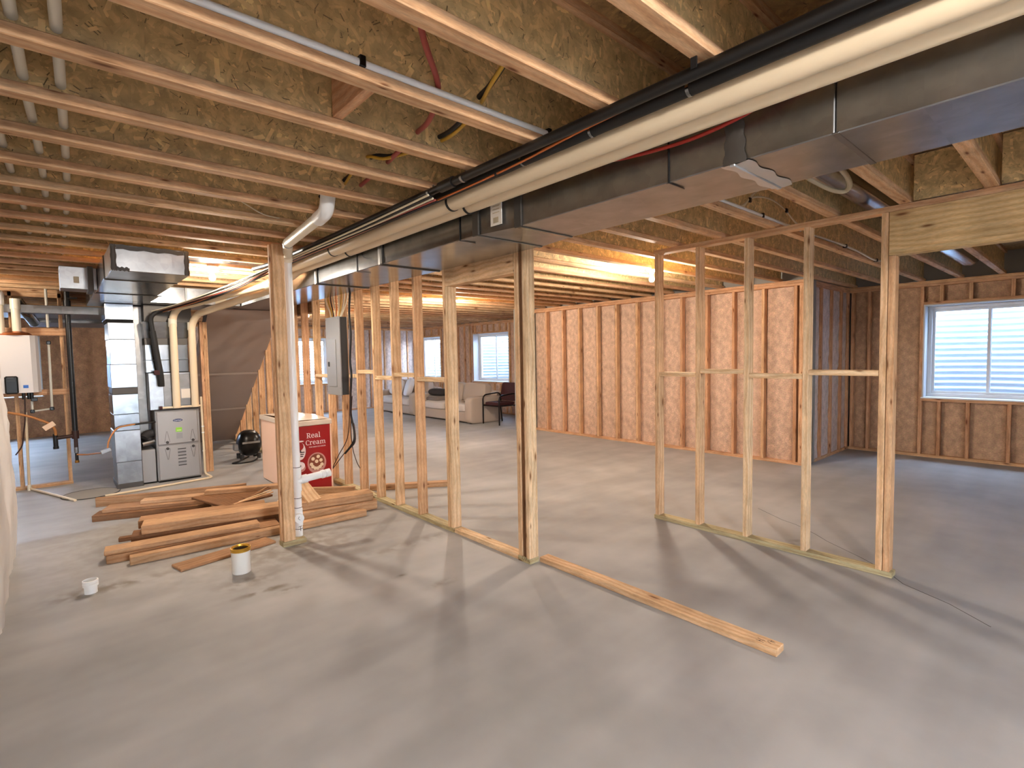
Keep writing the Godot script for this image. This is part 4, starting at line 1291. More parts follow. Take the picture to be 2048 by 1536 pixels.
	# condensate drain of the furnace
	t = thing("condensate_pipe", "thin cream drain pipe running across the floor from the furnace", "pipe", Vector3.ZERO)
	obj("pipe_run", tubed(bend([Vector3(1.445, 1.06, -7.75), Vector3(1.445, 0.05, -7.72), Vector3(1.50, 0.016, -7.60), Vector3(1.40, 0.014, -7.575), Vector3(0.39, 0.014, -7.44)], 0.04), 0.0135, 14), M.pvc_cream, t)
	obj("pipe_run", tubed([Vector3(1.44, 0.945, -7.75), Vector3(1.02, 0.945, -7.76)], 0.013, 12), M.pvc_cream, t)
	for y in [0.68, 0.60, 0.36]:
		obj("pipe_band", tubed([Vector3(1.445, y, -7.735), Vector3(1.445, y - 0.015, -7.735)], 0.0165, 12), M.pvc_white, t)
	obj("valve_knob", tubed([Vector3(1.02, 0.945, -7.76), Vector3(0.99, 0.945, -7.76)], 0.022, 12), M.maroon, t)

# ---------------------------------------------------------------- furnace
func furnace() -> void:
	var x0 := 0.942
	var x1 := 1.422
	var z := -7.79
	var t = thing("furnace", "grey upright gas furnace with a blue oval badge and green sticker", "furnace", Vector3.ZERO)
	obj("cabinet", one(Vector3(x0, 0.02, z - 0.012), Vector3(x1, 0.915, -8.48), 0.006), M.furnace_grey, t)
	obj("base_strip", one(Vector3(x0 + 0.01, 0.0, z - 0.02), Vector3(x1 - 0.01, 0.02, -8.46), 0.0), M.dark_gap, t)
	var up = obj("upper_door", one(Vector3(x0 + 0.012, 0.475, z + 0.012), Vector3(x1 - 0.02, 0.90, z - 0.011), 0.012), M.furnace_grey, t)
	var lo = obj("lower_door", one(Vector3(x0 + 0.012, 0.03, z + 0.010), Vector3(x1 - 0.02, 0.462, z - 0.011), 0.012), M.furnace_grey, t)
	var st := mb()
	var cx := 1.178
	sheet(st, 28, 4, func(u: float, v: float) -> Vector3:
		var a = u * TAU
		return Vector3(cx + 0.053 * cos(a) * v, 0.775 + 0.019 * sin(a) * v, z + 0.0145 - 0.001 * v), Vector3(0, 0, 1))
	var oval = obj("badge", st, M.navy, up)
	text_mesh("Carrier", 0.024, 0.001, PackedStringArray(["Droid Serif"]), M.silver_print, "badge_lettering", up, Transform3D(Basis(), Vector3(cx, 0.774, z + 0.016)), true)
	var gl := mb()
	box(gl, Transform3D(Basis(Vector3(0, 0, 1), -0.04), Vector3(cx + 0.008, 0.655, z + 0.0135)), Vector3(0.068, 0.055, 0.002), 0.0)
	obj("green_sticker", gl, M.green_label, up)
	obj("sticker_lines", one(Vector3(cx - 0.015, 0.645, z + 0.015), Vector3(cx + 0.033, 0.65, z + 0.0155), 0.0), M.print_white, up)
	obj("rating_plate", one(Vector3(cx - 0.022, 0.54, z + 0.0125), Vector3(cx + 0.045, 0.61, z + 0.014), 0.0), M.panel_grey, up)
	for x in [1.055, 1.335]:
		for d in [[up, 0.505, 1.0], [lo, 0.425, -1.0]]:
			obj("latch", tubed([Vector3(x, d[1], z + 0.008), Vector3(x, d[1], z + 0.026)], 0.017, 14), M.furnace_mark, d[0])
			var w := mb()
			var y = d[1]
			bar(w, Vector3(x - 0.028, y + 0.0 * d[2], z + 0.0125), Vector3(x - 0.004, y + 0.14 * d[2], z + 0.0125), Vector3(0, 0, 1), 0.003, 0.002, 0.0)
			bar(w, Vector3(x + 0.028, y + 0.0 * d[2], z + 0.0125), Vector3(x + 0.004, y + 0.14 * d[2], z + 0.0125), Vector3(0, 0, 1), 0.003, 0.002, 0.0)
			obj("door_rib", w, M.furnace_mark, d[0])
	for k in 6:
		obj("vent_louver", one(Vector3(cx - 0.015, 0.40 - 0.042 * k, z + 0.010), Vector3(cx + 0.075, 0.412 - 0.042 * k, z + 0.0125), 0.001), M.furnace_mark, lo)
	for k in 2:
		obj("vent_slot", one(Vector3(cx - 0.015, 0.335 - 0.13 * k, z + 0.0101), Vector3(cx + 0.07, 0.385 - 0.13 * k, z + 0.0118), 0.001), M.panel_grey, lo)
	# coil cabinet
	obj("coil_cabinet", one(Vector3(0.90, 0.918, -7.83), Vector3(1.385, 1.385, -8.42), 0.005), M.galv, t)
	obj("coil_door", one(Vector3(1.05, 0.96, -7.825), Vector3(1.37, 1.36, -7.835), 0.003), M.galv_dull, t)
	obj("paper_label", one(Vector3(1.24, 1.05, -7.822), Vector3(1.34, 1.17, -7.826), 0.0), M.paper, t)
	obj("top_panel", one(Vector3(x0, 0.905, z - 0.005), Vector3(x1, 0.925, -8.48), 0.004), M.furnace_mark, t)
	# combustion elbow in the gap
	st = mb()
	tube(st, bend([Vector3(0.93, 0.62, -7.95), Vector3(0.86, 0.62, -7.93), Vector3(0.82, 0.57, -7.88)], 0.05), 0.05, 16)
	obj("intake_elbow", st, M.furnace_mark, t)
	obj("intake_elbow", tubed([Vector3(0.93, 0.52, -7.9), Vector3(0.80, 0.50, -7.87)], 0.035, 16), M.galv, t)
	obj("elbow_mouth", tubed([Vector3(0.815, 0.575, -7.876), Vector3(0.805, 0.56, -7.868)], 0.04, 16), M.dark_gap, t)
	# gas connector with its blue-white valve box
	t = thing("gas_connector", "brass flexible gas connector crossing in front of the return duct", "hose", Vector3.ZERO)
	obj("hose", tubed(smooth([Vector3(0.19, 0.385, -8.45), Vector3(0.28, 0.38, -8.38), Vector3(0.36, 0.42, -8.1), Vector3(0.43, 0.47, -7.72)], 8), 0.009, 10), M.tan_hose, t)
	obj("hose", tubed(smooth([Vector3(0.455, 0.52, -7.72), Vector3(0.475, 0.62, -7.72), Vector3(0.55, 0.735, -7.73), Vector3(0.66, 0.765, -7.74), Vector3(0.80, 0.77, -7.78)], 8), 0.009, 10), M.tan_hose, t)
	obj("black_pipe", tubed([Vector3(0.72, 0.768, -7.76), Vector3(0.945, 0.775, -7.80)], 0.012, 12), M.black_pipe, t)
	st = mb()
	box(st, Transform3D(Basis(Vector3(0, 0, 1), 0.35), Vector3(0.435, 0.49, -7.72)), Vector3(0.10, 0.045, 0.05), 0.006)
	obj("valve_box", st, M.steel, t)

# ---------------------------------------------------------------- water heater and its frame
func water_heater() -> void:
	var p = thing("stud_partition", "short open stud frame holding the wall hung water heater", "stud wall", Vector3(0, 0, -8.6))
	var put = func(called: String, a: Vector3, b: Vector3, m: String):
		obj(called, one(a, b, 0.003), M[m], p)
	put.call("bottom_plate", Vector3(-0.9, 0, 0.0), Vector3(0.145, 0.038, -0.089), "fir")
	put.call("top_plate", Vector3(-0.9, JB - 0.04, 0.0), Vector3(0.145, JB - 0.002, -0.089), "fir")
	put.call("top_plate", Vector3(-0.9, JB - 0.10, 0.0), Vector3(0.145, JB - 0.042, -0.04), "fir")
	for x in [-0.85, -0.345, 0.102]:
		put.call("stud", Vector3(x, 0.038, 0), Vector3(x + 0.038, JB - 0.04, -0.089), "fir")
	put.call("cross_board", Vector3(-0.9, 1.87, 0.039), Vector3(0.165, 1.96, 0.001), "pink_fir")
	put.call("cross_board", Vector3(-0.9, 1.14, 0.039), Vector3(0.165, 1.21, 0.001), "pink_fir")
	var t = thing("water_heater", "white wall hung tankless water heater with a black control panel", "water heater", Vector3(-0.285, 1.19, -8.56))
	var st := mb()
	# body: tapering front, lofted
	var prof = [[-0.19, 0.0], [-0.19, 0.16], [-0.145, 0.245], [0.12, 0.255], [0.165, 0.21], [0.19, 0.10], [0.19, 0.0]]
	for i in prof.size() - 1:
		var a = prof[i]
		var b = prof[i + 1]
		var n := Vector3(-(a[1] - b[1]), 0, a[0] - b[0]) * -1.0
		n = Vector3(b[1] - a[1], 0, -(b[0] - a[0])) * -1.0
		face(st, [Vector3(a[0], 0, a[1]), Vector3(b[0], 0, b[1]), Vector3(b[0] * 0.98, 0.67, b[1]), Vector3(a[0] * 0.98, 0.67, a[1])], n, [Vector2(0, 0), Vector2(1, 0), Vector2(1, 1), Vector2(0, 1)])
	var top = []
	var bot = []
	var uvs = []
	for q in prof:
		top.append(Vector3(q[0] * 0.98, 0.67, q[1]))
		bot.append(Vector3(q[0], 0, q[1]))
		uvs.append(Vector2(q[0], q[1]))
	face(st, top, Vector3.UP, uvs)
	face(st, bot, Vector3.DOWN, uvs)
	obj("casing", st, M.heater_white, t)
	st = mb()
	box(st, Transform3D(Basis(Vector3(1, 0, 0), 0.0), Vector3(-0.062, 0.095, 0.258)), Vector3(0.115, 0.205, 0.03), 0.014)
	var c = obj("control_panel", st, M.black_plastic, t)
	obj("display", one(Vector3(-0.10, 0.135, 0.2735), Vector3(-0.03, 0.160, 0.2745), 0.0), M.panel_dark, c)
	obj("display_line", one(Vector3(-0.095, 0.178, 0.2735), Vector3(-0.04, 0.181, 0.2745), 0.0), M.panel_grey, c)
	obj("energy_label", one(Vector3(0.035, 0.055, 0.2545), Vector3(0.08, 0.09, 0.2565), 0.0), M.blue_label, t)
	st = mb()
	lathe(st, Vector3(0.0, 0.67, 0.12), [[0.15, 0.0], [0.12, 0.03], [0.06, 0.05], [0.0, 0.05]], 24)
	obj("top_cover", st, M.copper, t)
	obj("flue_pipe", tubed([Vector3(0.01, 0.69, 0.13), Vector3(0.01, 1.06, 0.13)], 0.040, 20), M.pvc, t)
	obj("coupling", tubed([Vector3(0.01, 0.98, 0.13), Vector3(0.01, 1.10, 0.13)], 0.047, 20), M.pvc, t)
	obj("flue_pipe", tubed([Vector3(-0.13, 0.69, 0.13), Vector3(-0.13, 1.06, 0.13)], 0.040, 20), M.pvc, t)
	obj("flue_elbow", tubed(bend([Vector3(-0.13, 1.02, 0.13), Vector3(-0.13, 1.16, 0.12), Vector3(-0.13, 1.14, -0.1)], 0.06), 0.05, 20), M.pvc_white, t)
	obj("vent_foil", tubed(bend([Vector3(0.02, 1.10, 0.05), Vector3(0.12, 0.92, -0.12), Vector3(0.16, 0.85, -0.3)], 0.05), 0.055, 16), M.galv_shiny, t)
	for x in [0.03, 0.075, 0.10]:
		obj("valve", tubed([Vector3(x, 0.0, 0.14), Vector3(x, -0.08, 0.14)], 0.017, 12), M.black_plastic, t)
	obj("valve_handle", one(Vector3(0.09, -0.11, 0.16), Vector3(0.15, -0.07, 0.13), 0.006), M.black_plastic, t)
	t = thing("power_cord", "thin brown cord hanging below the water heater", "cord", Vector3.ZERO)
	obj("cord", tubed(smooth([Vector3(-0.245, 1.19, -8.40), Vector3(-0.25, 1.0, -8.40), Vector3(-0.26, 0.84, -8.40), Vector3(-0.28, 0.70, -8.42), Vector3(-0.30, 0.56, -8.42), Vector3(-0.36, 0.46, -8.42)], 6), 0.007, 8), M.brown_wire, t)
	t = thing("water_line", "white plastic water line stepping down beside the water heater with black elbows", "pipe", Vector3.ZERO)
	obj("plastic_tube", tubed([Vector3(0.0, 2.43, -8.50), Vector3(0.0, 1.965, -8.50)], 0.014, 12), M.pex, t)
	obj("plastic_tube", tubed([Vector3(-0.005, 1.78, -8.50), Vector3(-0.012, 0.99, -8.50)], 0.013, 12), M.pex, t)
	obj("plastic_tube", tubed([Vector3(-0.012, 0.975, -8.50), Vector3(-0.19, 0.955, -8.50)], 0.011, 12), M.pex, t)
	obj("plastic_tube", tubed([Vector3(-0.19, 0.97, -8.50), Vector3(-0.19, 1.08, -8.50)], 0.013, 12), M.pex, t)
	for q in [Vector3(-0.012, 0.975, -8.50), Vector3(-0.19, 0.955, -8.50), Vector3(-0.005, 1.78, -8.50)]:
		obj("elbow_fitting", one(q + Vector3(-0.022, -0.022, -0.02), q + Vector3(0.022, 0.022, 0.02), 0.008), M.black_plastic, t)
	t = thing("gas_hose", "tan gas hose with a paper tag sweeping to the black gas riser", "hose", Vector3.ZERO)
	obj("hose", tubed(smooth([Vector3(-0.40, 0.965, -8.40), Vector3(-0.26, 0.92, -8.40), Vector3(-0.13, 0.855, -8.40), Vector3(-0.04, 0.79, -8.41), Vector3(0.0, 0.72, -8.43), Vector3(0.005, 0.65, -8.46)], 8), 0.014, 12), M.tan_hose, t)
	var tg := mb()
	box(tg, Transform3D(Basis(Vector3(0, 0, 1), 0.55) * Basis(Vector3(0, 1, 0), 0.3), Vector3(-0.05, 0.775, -8.37)), Vector3(0.12, 0.06, 0.003), 0.0)
	obj("paper_tag", tg, M.tag_paper, t)
	t = thing("gas_riser", "tall black iron gas riser standing in front of the heater frame", "pipe", Vector3(0.19, 0, -8.50))
	obj("pipe_run", tubed([Vector3(0, 0.66, 0), Vector3(0, 2.66, 0)], 0.029, 18), M.black_pipe, t)
	obj("coupling", tubed([Vector3(0, 2.22, 0), Vector3(0, 2.30, 0)], 0.037, 18), M.black_pipe, t)
	obj("tee_fitting", tubed([Vector3(0, 0.58, 0), Vector3(0, 0.68, 0)], 0.037, 18), M.brown_wire, t)
	obj("pipe_run", tubed([Vector3(0, 0.62, 0), Vector3(-0.19, 0.605, 0)], 0.022, 14), M.brown_wire, t)
	obj("drip_leg", tubed([Vector3(-0.19, 0.66, 0), Vector3(-0.19, 0.50, 0)], 0.024, 14), M.black_pipe, t)
	obj("drip_cap", tubed([Vector3(-0.19, 0.505, 0), Vector3(-0.19, 0.475, 0)], 0.029, 14), M.black_pipe, t)
	obj("pipe_run", tubed([Vector3(0, 0.60, 0), Vector3(0, 0.46, 0)], 0.021, 14), M.brown_wire, t)
	obj("shutoff_valve", tubed([Vector3(0, 0.47, 0), Vector3(0, 0.40, 0)], 0.024, 14), M.steel, t)
	obj("drip_leg", tubed([Vector3(0, 0.41, 0), Vector3(0, 0.30, 0)], 0.017, 14), M.black_pipe, t)
	obj("drip_cap", tubed([Vector3(0, 0.305, 0), Vector3(0, 0.275, 0)], 0.023, 14), M.brass, t)
	obj("wire_tie", tubed([Vector3(0.0, 2.33, 0.03), Vector3(0.10, 2.33, 0.05)], 0.008, 8), M.black_line, t)
	t = thing("heater_drain_pipe", "thin cream drain pipe from the heater frame along the floor at the left", "pipe", Vector3.ZERO)
	obj("pipe_run", tubed(bend([Vector3(-0.25, 0.95, -8.48), Vector3(-0.265, 0.03, -8.52), Vector3(-0.24, 0.016, -8.50), Vector3(0.13, 0.014, -7.45)], 0.02), 0.0135, 14), M.pvc_cream, t)
	obj("elbow_fitting", tubed([Vector3(-0.266, 0.07, -8.52), Vector3(-0.265, 0.0, -8.52)], 0.02, 12), M.pvc, t)

# ---------------------------------------------------------------- electrical panel, cables, stairs
func wall_gear() -> void:
	var t = thing("electrical_panel", "grey electrical panel box mounted high on the middle studs", "electrical panel", Vector3(2.443, 1.11, -5.66))
	obj("enclosure", one(Vector3(0.008, 0, 0), Vector3(0.089, 0.88, -0.375), 0.003), M.panel_dark, t)
	obj("cover", one(Vector3(-0.006, -0.006, 0.004), Vector3(0.008, 0.886, -0.379), 0.003), M.panel_grey, t)
	obj("door", one(Vector3(-0.014, 0.09, -0.10), Vector3(-0.005, 0.63, -0.33), 0.003), M.panel_grey, t)
	obj("latch", one(Vector3(-0.022, 0.32, -0.275), Vector3(-0.013, 0.375, -0.31), 0.003), M.panel_dark, t)
	for q in [[0.08, -0.02], [0.86, -0.02], [0.86, -0.36], [0.02, -0.36]]:
		obj("screw", tubed([Vector3(-0.006, q[0], q[1]), Vector3(-0.010, q[0], q[1])], 0.006, 8), M.steel, t)
	t = thing("panel_cables", "fan of white and yellow cables dropping into the top of the electrical panel", "cable", Vector3.ZERO)
	for k in 9:
		var z = -5.72 - 0.033 * k
		var zt = -5.55 - 0.085 * k
		obj("cable", tubed(smooth([Vector3(2.49, 1.985, z), Vector3(2.505 + 0.004 * (k % 2), 2.08, lerpf(z, zt, 0.35)), Vector3(2.51, 2.20, lerpf(z, zt, 0.8)), Vector3(2.515, 2.42, zt)], 5), 0.007, 8), M[["white_cable", "white_cable", "yellow_cable", "white_cable", "copper", "white_cable", "brown_wire", "yellow_cable", "white_cable"][k]], t)
	t = thing("hanging_cable", "thick black cable hanging down a stud beside the electrical panel", "cable", Vector3.ZERO)
	obj("cable", tubed(smooth([Vector3(2.51, 2.25, -5.50), Vector3(2.50, 2.03, -5.52), Vector3(2.50, 1.78, -5.50), Vector3(2.495, 1.5, -5.53), Vector3(2.50, 1.33, -5.52), Vector3(2.50, 1.11, -5.56), Vector3(2.495, 0.90, -5.56), Vector3(2.49, 0.72, -5.48), Vector3(2.46, 0.60, -5.44), Vector3(2.42, 0.46, -5.58)], 6), 0.012, 10), M.black_line, t)
	var w = thing("loose_wire", "thin brown wire looping from the stud down towards the pale bin", "wire", Vector3.ZERO)
	obj("wire", tubed(smooth([Vector3(2.49, 1.30, -5.53), Vector3(2.48, 0.9, -5.56), Vector3(2.48, 0.62, -5.64), Vector3(2.46, 0.40, -5.85), Vector3(2.44, 0.22, -6.0), Vector3(2.44, 0.28, -5.90), Vector3(2.45, 0.45, -5.66), Vector3(2.47, 0.60, -5.42), Vector3(2.49, 0.80, -5.48)], 6), 0.005, 8), M.brown_wire, w)
	w = thing("loose_wire", "thin brown wire curling right beside the looping one at the stud foot", "wire", Vector3.ZERO)
	obj("wire", tubed(smooth([Vector3(2.50, 1.1, -5.52), Vector3(2.49, 0.75, -5.56), Vector3(2.485, 0.52, -5.52), Vector3(2.48, 0.38, -5.42), Vector3(2.48, 0.32, -5.34)], 6), 0.005, 8), M.brown_wire, w)
	# stairs seen from below
	var s = Node3D.new()
	s.name = "staircase"
	add_child(s)
	struct(s, "underside of the stairs closed with grey drywall, sloping to the floor", "staircase")
	var A := Vector3(1.63, 0.03, -10.86)
	var B := Vector3(1.63, 2.226, -7.96)
	var d := (B - A).normalized()
	var up := Vector3(0, d.z * -1, d.y).normalized()
	var st := mb()
	var nrm := Vector3(0, -abs(d.z), abs(d.y)).normalized()
	sheet(st, 14, 40, func(u: float, v: float) -> Vector3:
		var p := A.lerp(B, v) + Vector3(0.92 * u, 0, 0)
		return p + nrm * 0.006 * wrk.get_noise_3d(p.x * 3.0, p.y * 3.0, 5.0), nrm, Vector2(1, 3))
	obj("drywall_panel", st, M.drywall, s)
	st = mb()
	var mid := A.lerp(B, 0.5) + Vector3(0.46, 0, 0) - nrm * 0.08
	bar(st, A + Vector3(0.46, 0, 0) - nrm * 0.09, B + Vector3(0.46, 0, 0) - nrm * 0.09, nrm, 0.915, 0.15, 0.0)
	obj("stringer_block", st, M.drywall, s)
	for v in [0.30, 0.585]:
		st = mb()
		sheet(st, 14, 4, func(u: float, q: float) -> Vector3:
			return A.lerp(B, v + 0.016 * (q - 0.5)) + Vector3(0.92 * u, 0, 0) + nrm * (0.007 + 0.003 * sin(PI * q)), nrm)
		obj("joint_tape", st, M.drywall_tape, s)
	obj("side_post", one(Vector3(2.575, 0, -10.36), Vector3(2.635, 1.3, -10.42), 0.003), M.pale_pine, s)
	obj("opening_beam", one(Vector3(2.63, 2.14, -6.9), Vector3(2.72, JB - 0.002, -9.6), 0.003), M.dark_wood, s)

# ---------------------------------------------------------------- sofas, chair
func sofa(label: String, z0: float, z1: float, pillows: bool) -> void:
	# faces -x; z0 > z1
	var X := 6.93
	var t = thing("sofa", label, "sofa", Vector3(X, 0, (z0 + z1) * 0.5))
	var L = z0 - z1
	var h = L * 0.5
	obj("base", one(Vector3(0.03, 0.03, -h + 0.02), Vector3(0.93, 0.26, h - 0.02), 0.02), M.sofa, t)
	for sgn in [-1.0, 1.0]:
		var st := mb()
		var zc = sgn * (h - 0.11)
		cushion(st, Transform3D(Basis(), Vector3(0.46, 0.30, zc)), Vector3(0.95, 0.60, 0.24), 0.22)
		obj("armrest", st, M.sofa, t)
		obj("foot", one(Vector3(0.06, 0, zc - 0.03), Vector3(0.12, 0.05, zc + 0.03), 0.004), M.dark_bronze, t)
	var n = 2
	var seat = (L - 0.46) / n
	for i in n:
		var zc = -h + 0.23 + seat * (i + 0.5)
		var st := mb()
		cushion(st, Transform3D(Basis(), Vector3(0.36, 0.345, zc)), Vector3(0.72, 0.21, seat * 0.99), 0.28)
		obj("seat_cushion", st, M.sofa_light, t)
		st = mb()
		cushion(st, Transform3D(Basis(Vector3(0, 0, 1), -0.16), Vector3(0.70, 0.63, zc)), Vector3(0.26, 0.50, seat * 0.98), 0.32)
		obj("back_cushion", st, M.sofa, t)
	obj("back_frame", one(Vector3(0.78, 0.2, -h + 0.05), Vector3(0.95, 0.70, h - 0.05), 0.03), M.sofa, t)

func seating() -> void:
	sofa("beige sofa under the window next to the maroon chair", -9.23, -11.45, false)
	sofa("beige sofa with white pillows farther along the window wall", -11.68, -13.85, true)
	var st := mb()
	var p = thing("throw_pillow", "white throw pillow leaning at the far end of the sofa with pillows", "pillow", Vector3(7.40, 0.45, -13.3), "white throw pillows on the far sofa")
	cushion(st, Transform3D(Basis(Vector3(0, 0, 1), -0.4) * Basis(Vector3(0, 1, 0), 0.5), Vector3(0, 0.22, 0)), Vector3(0.16, 0.46, 0.46), 0.45)
	obj("pillow_body", st, M.pillow_white, p)
	st = mb()
	p = thing("throw_pillow", "white fluffy pillow standing nearer the armrest of the far sofa", "pillow", Vector3(7.36, 0.45, -12.6), "white throw pillows on the far sofa")
	cushion(st, Transform3D(Basis(Vector3(0, 0, 1), -0.35) * Basis(Vector3(0, 1, 0), -0.3), Vector3(0, 0.24, 0)), Vector3(0.18, 0.50, 0.48), 0.45)
	obj("pillow_body", st, M.pillow_white, p)
	p = thing("folded_blanket", "grey mottled folded blanket on the seat of the nearer sofa", "blanket", Vector3(7.25, 0.45, -10.95))
	st = mb()
	cushion(st, Transform3D(Basis(), Vector3(0, 0.03, 0)), Vector3(0.5, 0.075, 0.55), 0.3)
	obj("folded_layer", st, M.throw_mixed, p)
	st = mb()
	cushion(st, Transform3D(Basis(), Vector3(0.01, 0.075, 0.02)), Vector3(0.46, 0.06, 0.5), 0.3)
	obj("folded_layer", st, M.throw_mixed, p)
	p = thing("rolled_throw", "dark fuzzy throw rolled up on top of the folded blanket", "blanket", Vector3(7.22, 0.55, -10.95))
	st = mb()
	cushion(st, Transform3D(Basis(Vector3(0, 1, 0), 0.12), Vector3(0, 0.09, 0)), Vector3(0.22, 0.18, 0.66), 0.6)
	obj("roll", st, M.throw_dark, p)
	# chair: bent tube arms
	var c = thing("side_chair", "maroon chair with dark bent tube arms beside the nearer sofa", "chair", Vector3(7.24, 0, -8.90))
	for sgn in [-1.0, 1.0]:
		var z = sgn * 0.28
		obj("arm_leg", tubed(bend([Vector3(0.0, 0.0, z), Vector3(0.0, 0.64, z), Vector3(0.50, 0.68, z), Vector3(0.54, 0.50, z)], 0.11), 0.016, 14), M.dark_bronze, c)
		obj("leg", tubed(bend([Vector3(0.56, 0.0, z), Vector3(0.50, 0.45, z), Vector3(0.56, 0.86, z * 0.85)], 0.15), 0.015, 14), M.dark_bronze, c)
		obj("seat_rail", tubed([Vector3(0.0, 0.42, z), Vector3(0.50, 0.41, z)], 0.013, 12), M.dark_bronze, c)
	obj("cross_rail", tubed([Vector3(0.03, 0.41, -0.28), Vector3(0.03, 0.41, 0.28)], 0.013, 12), M.dark_bronze, c)
	st = mb()
	cushion(st, Transform3D(Basis(), Vector3(0.26, 0.455, 0)), Vector3(0.50, 0.08, 0.50), 0.25)
	obj("seat", st, M.maroon, c)
	st = mb()
	cushion(st, Transform3D(Basis(Vector3(0, 0, 1), -0.14), Vector3(0.545, 0.70, 0)), Vector3(0.07, 0.42, 0.50), 0.25)
	obj("backrest", st, M.maroon, c)

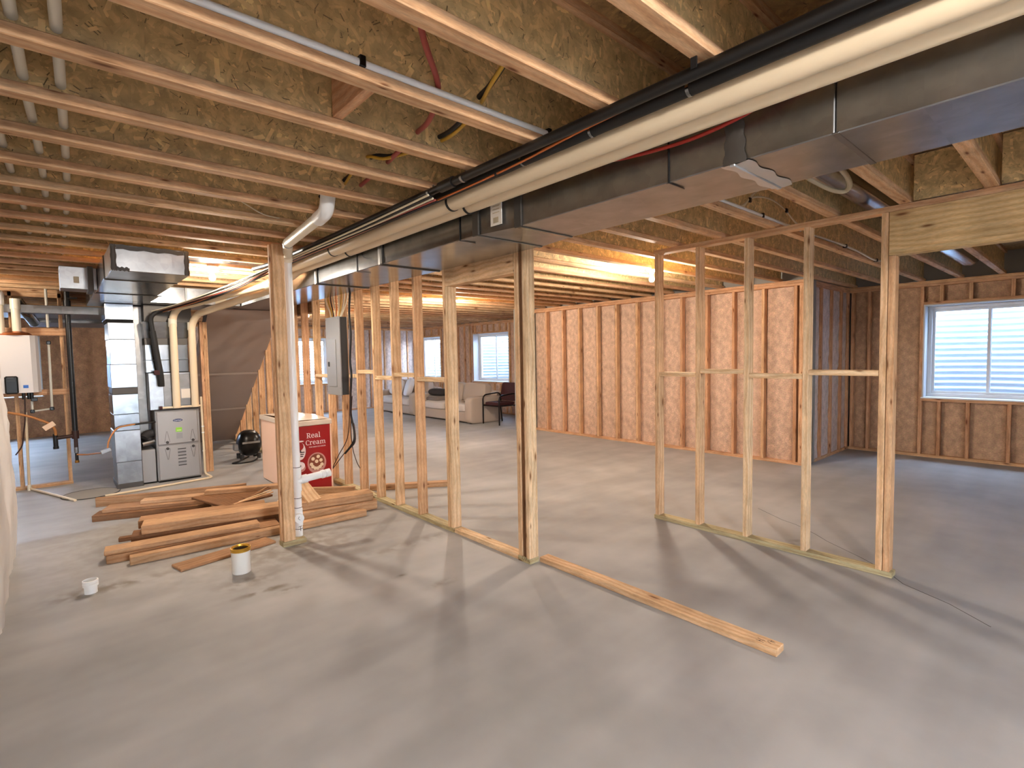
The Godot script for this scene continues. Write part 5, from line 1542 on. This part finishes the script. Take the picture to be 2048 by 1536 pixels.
# ---------------------------------------------------------------- bin, can, sundries
func small_things() -> void:
	var x0 := 1.975
	var x1 := 2.405
	var zf := -5.93
	var t = thing("display_bin", "pale wooden bin with a red printed front panel beside the drain stack", "bin", Vector3.ZERO)
	obj("bin_body", one(Vector3(x0, 0.01, zf - 0.004), Vector3(x1, 0.80, -7.09), 0.006), M.bin_wood, t)
	var f = obj("front_panel", one(Vector3(x0 + 0.012, 0.01, zf + 0.012), Vector3(x1 - 0.012, 0.765, zf - 0.003), 0.003), M.bin_red, t)
	obj("corner_trim", one(Vector3(x1 - 0.012, 0.01, zf + 0.014), Vector3(x1 + 0.006, 0.775, zf - 0.02), 0.003), M.bin_wood, t)
	obj("rim", one(Vector3(x0 - 0.012, 0.768, zf + 0.02), Vector3(x1 + 0.012, 0.825, zf - 0.012), 0.005), M.bin_rim, t)
	obj("rim", one(Vector3(x0 - 0.012, 0.768, -7.08), Vector3(x1 + 0.012, 0.825, -7.11), 0.005), M.bin_rim, t)
	obj("rim", one(Vector3(x0 - 0.014, 0.768, zf - 0.01), Vector3(x0 + 0.02, 0.825, -7.085), 0.005), M.bin_rim, t)
	obj("rim", one(Vector3(x1 - 0.02, 0.768, zf - 0.01), Vector3(x1 + 0.014, 0.825, -7.085), 0.005), M.bin_rim, t)
	var st := mb()
	sheet(st, 10, 10, func(u: float, v: float) -> Vector3:
		return Vector3(lerpf(x0 + 0.01, x1 - 0.01, u), 0.822 + 0.035 * (1.0 - abs(v - 0.4) * 1.6) * (1.0 - 0.3 * u), lerpf(zf - 0.01, -7.08, v)), Vector3.UP, Vector2(0.4, 1.1))
	obj("lid", st, M.bin_rim, t)
	var pz := zf + 0.0135
	var serif := PackedStringArray(["Droid Serif"])
	text_mesh("Real", 0.078, 0.001, serif, M.print_white, "lettering", f, Transform3D(Basis(), Vector3(2.20, 0.655, pz)), true)
	text_mesh("Cream", 0.074, 0.001, serif, M.print_white, "lettering", f, Transform3D(Basis(), Vector3(2.222, 0.575, pz)), true)
	text_mesh("FOR EVERY OCCASION", 0.019, 0.001, PackedStringArray(["Droid Sans"]), M.print_white, "lettering", f, Transform3D(Basis(), Vector3(2.240, 0.522, pz)))
	var disc = func(called: String, c: Vector2, r: float, k: float, m: String, sq := 1.0):
		var d := mb()
		sheet(d, 28, 3, func(u: float, v: float) -> Vector3:
			return Vector3(c.x + r * v * cos(u * TAU), c.y + r * sq * v * sin(u * TAU), pz + k - 0.0003 * v), Vector3(0, 0, 1))
		obj(called, d, M[m], f)
	disc.call("printed_plate", Vector2(2.228, 0.335), 0.108, 0.0005, "print_pink", 1.1)
	disc.call("printed_pie", Vector2(2.226, 0.345), 0.090, 0.0010, "print_brown", 1.05)
	for q in [[2.185, 0.385], [2.245, 0.405], [2.225, 0.352], [2.275, 0.36], [2.165, 0.325], [2.18, 0.295], [2.207, 0.275], [2.235, 0.272], [2.262, 0.285], [2.285, 0.31]]:
		disc.call("printed_dollop", Vector2(q[0], q[1]), 0.020, 0.0015, "print_cream")
	disc.call("printed_tub", Vector2(2.045, 0.49), 0.062, 0.0005, "print_white", 1.6)
	disc.call("printed_tub_label", Vector2(2.03, 0.545), 0.055, 0.0010, "bin_red", 0.9)
	disc.call("printed_rim", Vector2(2.04, 0.60), 0.05, 0.0014, "print_white", 0.18)
	for k in 3:
		obj("printed_line", one(Vector3(2.045, 0.470 - 0.022 * k, pz), Vector3(2.092 - 0.008 * k, 0.481 - 0.022 * k, pz + 0.0016), 0.0), M.print_dark, f)
	disc.call("printed_bowl", Vector2(2.04, 0.30), 0.06, 0.0007, "print_pink", 0.8)
	disc.call("printed_cream", Vector2(2.042, 0.325), 0.05, 0.0012, "print_white", 0.9)
	# paint can
	t = thing("paint_can", "open white paint can with a gold rim standing in front of the lumber", "paint can", Vector3(0.955, 0, -4.055))
	st = mb()
	lathe(st, Vector3.ZERO, [[0.0, 0.0], [0.058, 0.0], [0.0605, 0.004], [0.0625, 0.158]], 36)
	obj("can_body", st, M.can_white, t)
	st = mb()
	lathe(st, Vector3.ZERO, [[0.0625, 0.158], [0.0665, 0.160], [0.0665, 0.168], [0.0635, 0.170], [0.0635, 0.174], [0.067, 0.176], [0.067, 0.184], [0.062, 0.188], [0.058, 0.186], [0.056, 0.180], [0.051, 0.180], [0.050, 0.176], [0.050, 0.15]], 36)
	obj("can_rim", st, M.can_gold, t)
	st = mb()
	lathe(st, Vector3.ZERO, [[0.050, 0.172], [0.049, 0.12], [0.0, 0.118]], 30)
	obj("can_inside", st, M.can_inside, t)
	# sump ring
	t = thing("floor_cover_ring", "thin dark edge of a round floor cover in front of the furnace", "floor cover", Vector3(0.28, 0, -7.75))
	var rg := []
	for i in 33:
		var a = TAU * i / 32.0
		rg.append(Vector3(cos(a) * 0.27, 0.004, sin(a) * 0.27))
	st = mb()
	lathe(st, Vector3.ZERO, [[0.268, 0.0], [0.268, 0.006], [0.0, 0.007]], 40)
	obj("cover_disc", st, M.concrete_wall, t)
	obj("cover_edge", tubed(rg, 0.005, 8), M.furnace_mark, t)
	# black machine by the bin
	t = thing("floor_machine", "small black rounded machine with a grey band behind the pale bin", "machine", Vector3(2.20, 0, -8.75))
	st = mb()
	cushion(st, Transform3D(Basis(), Vector3(0.05, 0.24, 0)), Vector3(0.34, 0.40, 0.36), 0.7)
	obj("drum", st, M.black_plastic, t)
	obj("grey_band", one(Vector3(-0.09, 0.25, 0.175), Vector3(0.16, 0.28, 0.19), 0.004), M.grey_band, t)
	obj("handle_block", one(Vector3(-0.17, 0.14, -0.05), Vector3(-0.11, 0.24, 0.06), 0.01), M.panel_grey, t)
	for q in [[-0.08, 0.1], [0.16, 0.1], [-0.08, -0.1], [0.16, -0.1]]:
		obj("foot", tubed([Vector3(q[0], 0.0, q[1]), Vector3(q[0], 0.08, q[1])], 0.03, 12), M.panel_dark, t)
	obj("hose_loop", tubed(smooth([Vector3(0.0, 0.05, 0.16), Vector3(-0.15, 0.014, 0.24), Vector3(-0.27, 0.012, 0.33), Vector3(-0.18, 0.012, 0.40), Vector3(0.0, 0.013, 0.38), Vector3(0.12, 0.03, 0.2)], 8), 0.011, 10), M.black_plastic, t)
